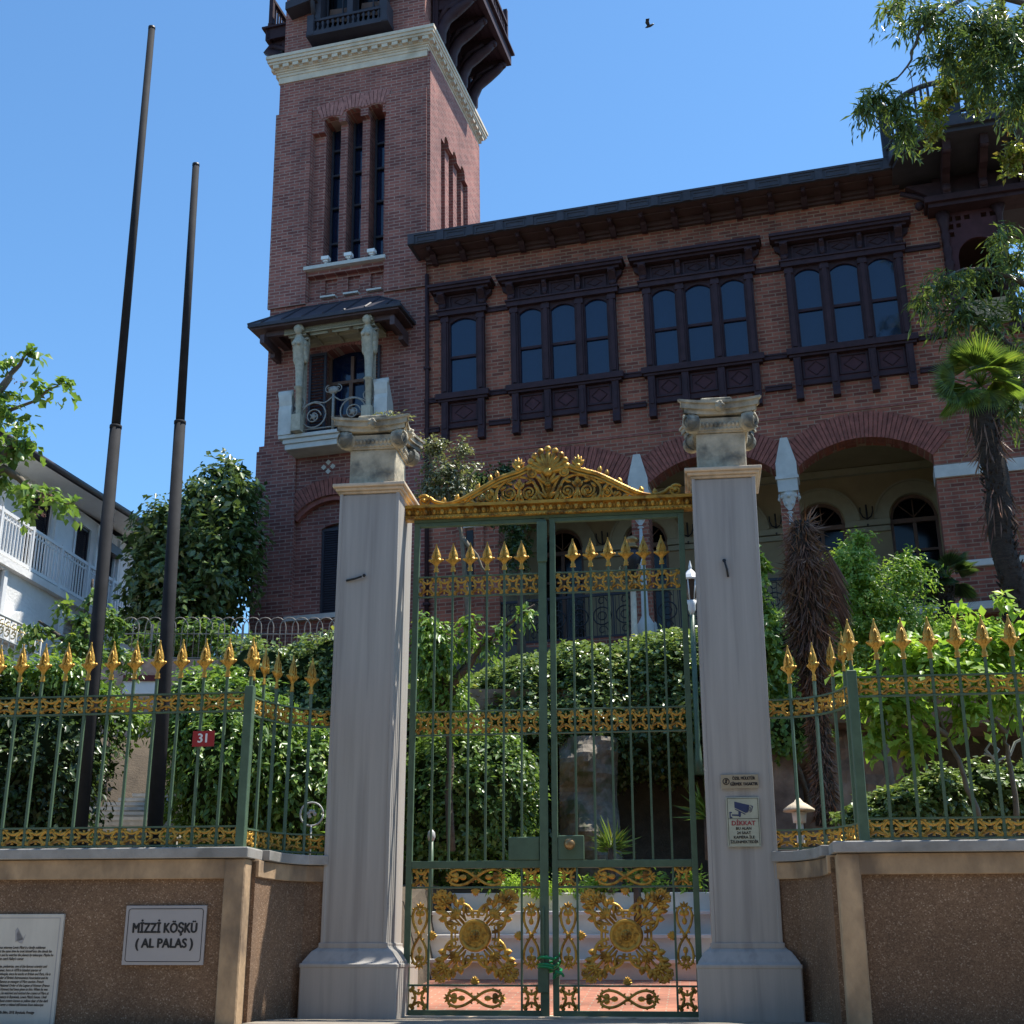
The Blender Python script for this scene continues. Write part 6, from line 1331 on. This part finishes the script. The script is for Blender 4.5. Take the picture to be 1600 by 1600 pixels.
for px, py, rx, rz, n in WLW: c = A(px, py, 17.0); F.blob(c, (rx, .45, rz), int(n * (.42 if py > 300 else .62)), k=8, tl=.32, L=.18, W=.036, droop=.75, shell=.95, spread=.75)
F.obj('foliage', 'l_willow', wt, BASE[wt.name])
s = MB(); limb(s, [(9.9, 17, 2.4), (9.6, 17, 7), (9.2, 17, 11), A(1600, 30, 17)], .24, .08, 9); limb(s, [A(1640, 10, 17), A(1520, -10, 17), A(1468, 20, 17), A(1433, 55, 17), A(1418, 105, 17), A(1380, 140, 17)], .05, .008); limb(s, [A(1418, 105, 17), A(1428, 135, 17), A(1435, 180, 17)], .008, .004)
limb(s, [(9.6, 17, 8.6), A(1600, 440, 17), A(1540, 420, 17), A(1470, 430, 17)], .07, .012); limb(s, [(9.7, 17, 7.6), A(1600, 560, 17), A(1520, 490, 17), A(1450, 480, 17)], .06, .01)
part('trunk', s, M['bark'], wt)
mg = [(1500, 115, .22, .2, 110), (1455, 180, .14, .12, 50), (1540, 100, .3, .22, 130), (1570, 60, .3, .3, 110), (1475, 150, .2, .18, 80), (1460, 210, .1, .16, 34), (1530, 160, .2, .15, 50), (1590, 250, .12, .25, 60), (1575, 255, .12, .1, 26), (1590, 190, .12, .12, 30), (1560, 10, .2, .15, 40), (1400, 12, .15, .1, 20)]
shrub('magnolia_tree', 'tree with stiff yellowish green leaves in front of the roof balcony', 'tree', [B_(px, py, 18.2, rx, .4, rz, n) for px, py, rx, rz, n in mg], 'l_magnolia', core=0, k=7, tl=.22, L=.12, W=.055, droop=-.2, shell=.95, spread=.9, trunk=[[(10.6, 18.2, 3.0), (10.3, 18.2, 9), A(1600, 200, 18.2), A(1500, 130, 18.2)], [A(1600, 200, 18.2), A(1600, 240, 18.2), A(1575, 260, 18.2)]], tr=(.16, .02), base=(10.6, 18.2, 3.0))
# flowering branch from the left
fb = [(15, 565, .10, .05, 9), (45, 548, .08, .03, 8), (10, 640, .12, .06, 14), (60, 605, .12, .03, 11), (100, 597, .09, .025, 9), (30, 655, .14, .04, 12), (12, 705, .12, .06, 18), (40, 692, .12, .05, 14), (55, 770, .16, .05, 20), (97, 785, .12, .04, 14), (45, 800, .07, .06, 10), (5, 615, .08, .10, 14), (5, 745, .10, .06, 14), (-40, 700, .3, .4, 60)]
r = shrub('flowering_tree', 'branch of a broadleaf tree with small pink flowers reaching in from the left', 'tree', [B_(px, py, 9.5, rx, .2, rz, n) for px, py, rx, rz, n in fb], 'l_mid', core=0, k=5, tl=.12, L=.078, W=.055, droop=.5, shell=.95, trunk=[[(-5.2, 9.5, .9), (-5.2, 9.5, 4.0), A(-40, 700, 9.5), A(15, 640, 9.5), A(100, 597, 9.5)], [A(-60, 760, 9.5), A(10, 735, 9.5), A(60, 770, 9.5), A(118, 785, 9.5)], [A(-40, 680, 9.5), A(10, 590, 9.5), A(50, 542, 9.5)], [A(-60, 760, 9.5), A(20, 700, 9.5), A(50, 690, 9.5)]], tr=(.05, .005), base=(-5.2, 9.5, .9), bark='twig')
F = Foliage(); F.blob(A(70, 775, 9.45), (.16, .1, .04), 16, k=3, tl=.05, L=.022, W=.018, shell=.95); F.blob(A(60, 800, 9.45), (.04, .04, .03), 8, k=4, tl=.04, L=.022, W=.018); F.blob(A(30, 595, 9.45), (.05, .05, .03), 6, k=3, tl=.04, L=.022, W=.018); F.blob(A(10, 690, 9.45), (.08, .05, .03), 6, k=3, tl=.04, L=.022, W=.018)
F.obj('blossom', 'l_pink', r, BASE[r.name])
# weeds on the left capital
c = GF.w(-1.60, -.10, 5.52); F = Foliage(); F.blob((c.x + .12, c.y, c.z + .02), (.16, .12, .05), 26, k=4, tl=.08, L=.05, W=.022, shell=.9, half=True); s = MB()
wd = root('weed_tuft', 'dry weeds sprouting on top of the left pillar capital', 'weeds', ID, (c.x, c.y, c.z)); F.obj('leaves', 'l_olive', wd, BASE[wd.name])
for k in range(7): g = k * .9; s.tube([(c.x + .1, c.y, c.z - .03), (c.x + .1 + .1 * cos(g), c.y + .08 * sin(g), c.z + .05), (c.x + .1 + .2 * cos(g), c.y + .1 * sin(g), c.z + .0)], .004, 4)
part('stems', s, M['twig'], wd)

# ------------------------------------------------------------------ rocks and walls in the garden
def rocky(mb, x0, x1, z0, z1, y, amp=.25, st=.16, f=None):
    nx_ = int((x1 - x0) / st) + 1; nz = int((z1 - z0) / st) + 1; vs = []
    from mathutils import noise
    for j in range(nz + 1):
        for i in range(nx_ + 1):
            x = x0 + (x1 - x0) * i / nx_; z = z0 + (z1 - z0) * j / nz; v = noise.fractal(Vector((x * 1.3, z * 1.6, y)), 1.0, 2.0, 4) * amp
            vs.append((x, y + v + (f(x, z) if f else 0), z))
    fs = [(j * (nx_ + 1) + i, j * (nx_ + 1) + i + 1, (j + 1) * (nx_ + 1) + i + 1, (j + 1) * (nx_ + 1) + i) for j in range(nz) for i in range(nx_)]; mb.add(vs, fs)
s = MB(); rocky(s, -2.6, 8.8, 1.8, 4.9, 19.4, .5)
rocky(s, -2.7, -.2, 1.8, 4.6, 18.2, .3); rocky(s, 3.6, 8.8, 1.8, 5.2, 18.3, .4, f=lambda x, z: 1.2 * sm(4.5, 6.5, x))
s.box(-2.6, 9.5, 17.75, 19.8, 4.55, 5.0); s.box(-2.6, -2.3, 18, 20, 1.8, 4.6); s.box(3.3, 3.7, 17.6, 19.8, 1.8, 4.6)
solo('grotto', s, M['rock'], 'brown rock grotto wall with a dark recess behind the gate and right fence', 'rock wall', ID, (1, 18.5, 2))
s = MB(); rocky(s, .62, 1.40, 1.9, 4.3, 17.15, .34, .06, f=lambda x, z: ((x - 1.0 - .12 * sin(z * 3)) / .38) ** 2 * .35 + .12 * max(0, z - 3.3))
solo('pale_rock', s, M['rockpale'], 'tall pale mossy rock standing behind the right gate leaf beside the dark grotto', 'rock', ID, (.45, 17, 2.1))
s = MB(); a = A(180, 1042, 20); b = A(530, 1030, 20); s.box(a[0] - .6, b[0] + .3, 20.0, 20.5, 4.2, 5.86)
m2 = MB(); rocky(m2, a[0] - .6, b[0] + .3, 4.2, 5.88, 19.97, .06); s.add(m2.v, m2.f)
solo('rubble_retaining_wall', s, M['stonewall'], 'rubble stone retaining wall carrying the hoop topped fence, left of the gate', 'wall', ID, (a[0], 20, 4.2))
wc = A(225, 1075, 18.6); ub = root('utility_cabinet', 'plain white cabinet with a dull red lid, low between the flagpoles', 'cabinet', ID, (wc[0], 18.7, wc[2] - .9))
part('body', MB().box(wc[0] - .30, wc[0] + .28, 18.6, 18.9, wc[2] - .08, wc[2] + .10), M['white'], ub); part('lid', MB().box(wc[0] - .30, wc[0] + .22, 18.57, 18.93, wc[2] + .10, wc[2] + .18), pm('dull_red', (.13, .018, .018), .7), ub)
# hoop fence
hf = root('hoop_fence', 'rusty grey fence of overlapping wire hoops on the rubble wall', 'fence', ID, (-4.4, 20.1, 5.85)); s = MB(); x = a[0]; k = 0
while x < b[0] + .2:
    z = 5.85; h = .56; s.tube([(x, 20.1, z), (x, 20.1, z + h)] + [(x + .14 - .14 * cos(t), 20.1, z + h + .16 * sin(t)) for t in [pi * j / 8 for j in range(1, 8)]] + [(x + .28, 20.1, z + h), (x + .28, 20.1, z)], .0085, 5); x += .19; k += 1
part('hoops', s, M['iron_grey'], hf, label='overlapping wire hoops'); s = MB(); s.box(a[0], b[0] + .3, 20.09, 20.11, 6.30, 6.315); s.box(a[0], b[0] + .3, 20.09, 20.11, 5.92, 5.935); part('rail', s, M['iron_grey'], hf)
for k in range(3): s = MB(); x = a[0] + .5 + k * 1.4; s.box(x - .015, x + .015, 20.06, 20.09, 5.85, 6.45); part('post', s, M['iron_grey'], hf)
# grey curved garden stair on the left
gs = MB(); c = A(130, 1290, 15.2)
for k in range(9): gs.box(c[0] - .75 + k * .09, c[0] + .72 - .03 * k, 15.0 + k * .28, 15.6 + k * .28, 2.0, c[2] - .10 + k * .085); gs.box(c[0] - .77 + k * .09, c[0] + .74 - .03 * k, 14.97 + k * .28, 15.3 + k * .28, c[2] - .135 + k * .085, c[2] - .098 + k * .085)
solo('garden_stair', gs, M['marble'], 'grey marble stair flight behind the numbered fence, between the dark hedge and round bush', 'stairs', ID, (c[0], 15, 2.0))
# gilded stair railing near the white house
gr = root('stair_railing', 'small gilded and white stair railing in front of the white house', 'railing', ID, (A(0, 1000, 17)[0], 17, 4.2))
p0 = Vector(A(-40, 942, 17)); p1 = Vector(A(66, 990, 17.6)); d = p1 - p0; s = MB()
s.tube([p0, p1], .018, 5); s.tube([p0 - Vector((0, 0, .30)), p1 - Vector((0, 0, .30))], .014, 5); s.tube([p0 - Vector((0, 0, .75)), p1 - Vector((0, 0, .75))], .014, 5)
for k in range(12): p = p0 + d * (k / 11); s.tube([p, p - Vector((0, 0, .75))], .010, 4)
part('rail', s, M['pipe'], gr); s = MB()
for k in range(11):
    p = p0 + d * ((k + .5) / 11) - Vector((0, 0, .15))
    for g in range(4): s.tube([(p.x + x * .9, p.y, p.z + z) for x, _, z in spiral(.03 * cos(g * pi / 2), .06 * sin(g * pi / 2), .045, .012, g, g + 5, 8)], .010, 4)
part('scroll_panel', s, M['goldpale'], gr)
# lamps
def lantern(label, px, py, Y, s_=1.0):
    c = Vector(A(px, py, Y)); r = root('garden_lantern', label, 'lantern', ID, (c.x, c.y, c.z - 2.6)); a = MB()
    a.lathe([(.12, -.02), (.13, .0), (.10, .05), (.05, .11), (.02, .14), (.025, .17), (.004, .26)], c, 8, smooth=False); part('roof', a, M['white'], r)
    a = MB(); a.lathe([(.055, -.30), (.095, -.02)], c, 6, smooth=False); part('glass', a, M['lampglass'], r)
    a = MB(); [a.tube([c + Vector((cos(g) * .06, sin(g) * .06, -.30)), c + Vector((cos(g) * .10, sin(g) * .10, -.02))], .008, 4) for g in [k * pi / 3 for k in range(6)]]; a.lathe([(.02, -.50), (.05, -.42), (.05, -.36), (.07, -.30)], c, 10); part('frame', a, M['white'], r)
    a = MB(); a.lathe([(.07, -2.6), (.05, -2.4), (.035, -2.2), (.035, -.5)], c, 10); part('post', a, M['green'], r)
lantern('six sided garden lantern with a white roof, just left of the pillar carrying signs', 1079, 905, 17.2)
c = Vector(A(1248, 1262, 14.6)); r = root('bollard_lamp', 'low garden lamp with a brownish disc shade behind the right curved fence', 'lamp', ID, (c.x, c.y, c.z - .55)); a = MB(); a.lathe([(.17, -.04), (.17, -.02), (.10, .03), (.05, .06), (.02, .10)], c, 18); part('shade', a, M['cream'], r); a = MB(); a.lathe([(.05, -.6), (.035, -.05)], c, 10); part('post', a, M['white'], r); a = MB(); a.lathe([(.07, -.16), (.08, -.05)], c, 12); part('globe', a, M['white'], r)
c = Vector(A(674, 1305, 15.0)); r = root('bollard_lamp', 'thin pale green garden post lamp at the foot of the round bush behind the gate', 'lamp', ID, (c.x, c.y, c.z - .8)); a = MB(); a.lathe([(.03, -.8), (.028, -.05)], c, 8); part('post', a, M['green'], r); a = MB(); a.lathe([(.03, -.06), (.045, -.02), (.04, .03), (.015, .06)], c, 10); part('head', a, M['pipe'], r)
# ornamental urn lamp before the loggia column
c = Vector(A(988, 872, 22)); r = root('urn_lamp', 'dark urn with gilded neck and curling arms on a post before the loggia column', 'lamp', ID, (c.x, c.y, 5.6)); a = MB(); a.lathe([(.03, -.30), (.06, -.22), (.13, -.10), (.16, .0), (.14, .10), (.08, .16)], c, 14); part('body', a, M['iron'], r)
a = MB(); a.lathe([(.08, .16), (.13, .18), (.10, .22), (.07, .27), (.13, .30), (.12, .36), (.03, .40)], c, 14); part('gilded_neck', a, M['brass'], r); a = MB(); a.lathe([(.12, -.55), (.03, -.30)], c, 10)
for g in range(5): q = g * 2 * pi / 5; a.tube([c + Vector((cos(q) * r_, sin(q) * r_, z)) for r_, z in ((.03, -.32), (.16, -.42), (.28, -.34), (.30, -.22), (.24, -.18))], .02, 5)
part('gilded_arms', a, M['brass'], r); a = MB(); a.lathe([(.10, 5.6 - c.z), (.06, 5.9 - c.z), (.05, -.55)], c, 10); part('post', a, M['cream'], r)
# white ring ornament and hose
a = MB(); c = A(487, 1272, 13.6); a.tube([(c[0] + .115 * cos(t), c[1], c[2] + .115 * sin(t)) for t in [2 * pi * k / 20 for k in range(21)]], .010, 6); a.tube([(c[0], c[1], c[2] - .11), (c[0], c[1], c[2] - .5)], .01, 5); [a.ball((c[0] + .03 * cos(k), c[1], c[2] + .03 * sin(k)), .02, .01, .02) for k in range(5)]
solo('wire_ring', a, M['pipe'], 'small white wire ring ornament behind the curved fence left of the gate', 'ornament', ID, (c[0], c[1], c[2] - .5))
a = MB(); P = [A(x, y, 14.0) for x, y in ((1538, 1178), (1552, 1182), (1560, 1172), (1548, 1160), (1540, 1172), (1556, 1190), (1578, 1180), (1586, 1160), (1606, 1150), (1640, 1140))]; a.tube(P, .016, 6)
solo('hose', a, M['pipe'], 'pale looping hose hanging among the saplings behind the right fence', 'hose', ID, P[0])
# bird
c = Vector(A(1015, 40, 40)); b = root('bird', 'small dark bird flying in the blue sky above the wing', 'bird', ID, c); a = MB(); a.tube([c + Vector(v) for v in ((-.16, 0, -.10), (-.08, 0, -.05), (.02, 0, -.01), (.12, 0, .05), (.17, 0, .08))], [.01, .045, .05, .035, .008], 8)
a.add([c + Vector(v) for v in ((-.08, 0, -.03), (.02, 0, 0), (-.02, -.22, .14), (-.16, -.24, .10), (-.17, -.12, .02), (-.02, .10, .14), (.10, .12, .09), (-.03, -.11, .10), (-.16, -.18, .05))], [(0, 1, 7, 8), (8, 7, 2, 3), (0, 8, 4), (1, 0, 5), (1, 5, 6)]); part('body', a, M['black'], b)

# ------------------------------------------------------------------ added unseen houses behind the camera, blocking sky light to shade the gate
for k, (x0, x1, h, col) in enumerate(((-24, -8.5, 13, (.34, .30, .25)), (-8, 7.5, 15, (.30, .25, .20)), (8, 26, 12.5, (.36, .33, .30)))):
    r = root('street_house', ['low beige house across the street behind the viewpoint', 'tall brown house across the street facing the gate', 'grey house across the street behind the viewpoint, opposite the right fence'][k], 'house', ID, ((x0 + x1) / 2, -9, -1), 'houses across the street')
    m = pm('facade', col, .9, var=.12, scale=1); s = MB(); hs = [(x0 + 1.2 + 2.6 * i, x0 + 2.4 + 2.6 * i, .9 + 3.1 * j, 2.6 + 3.1 * j, 0) for i in range(int((x1 - x0) / 2.7)) for j in range(4)]
    w2 = MB(); wall(w2, x0, x1, -1.5, h, 0, .35, hs); s.add([(x, -6.5 - y, z) for x, y, z in w2.v], w2.f); s.box(x0, x1, -16, -15.7, -1.5, h); s.box(x0, x0 + .3, -15.7, -6.85, -1.5, h); s.box(x1 - .3, x1, -15.7, -6.85, -1.5, h); part('wall', s, m, r)
    s = MB(); s.box(x0 - .4, x1 + .4, -16.4, -5.8, h, h + .3); part('roof', s, M['roof'], r)
    s = MB(); [s.box(a, b, -6.85, -6.83, z0, z1) for a, b, z0, z1, _ in hs]; part('window_panes', s, M['glass'], r)
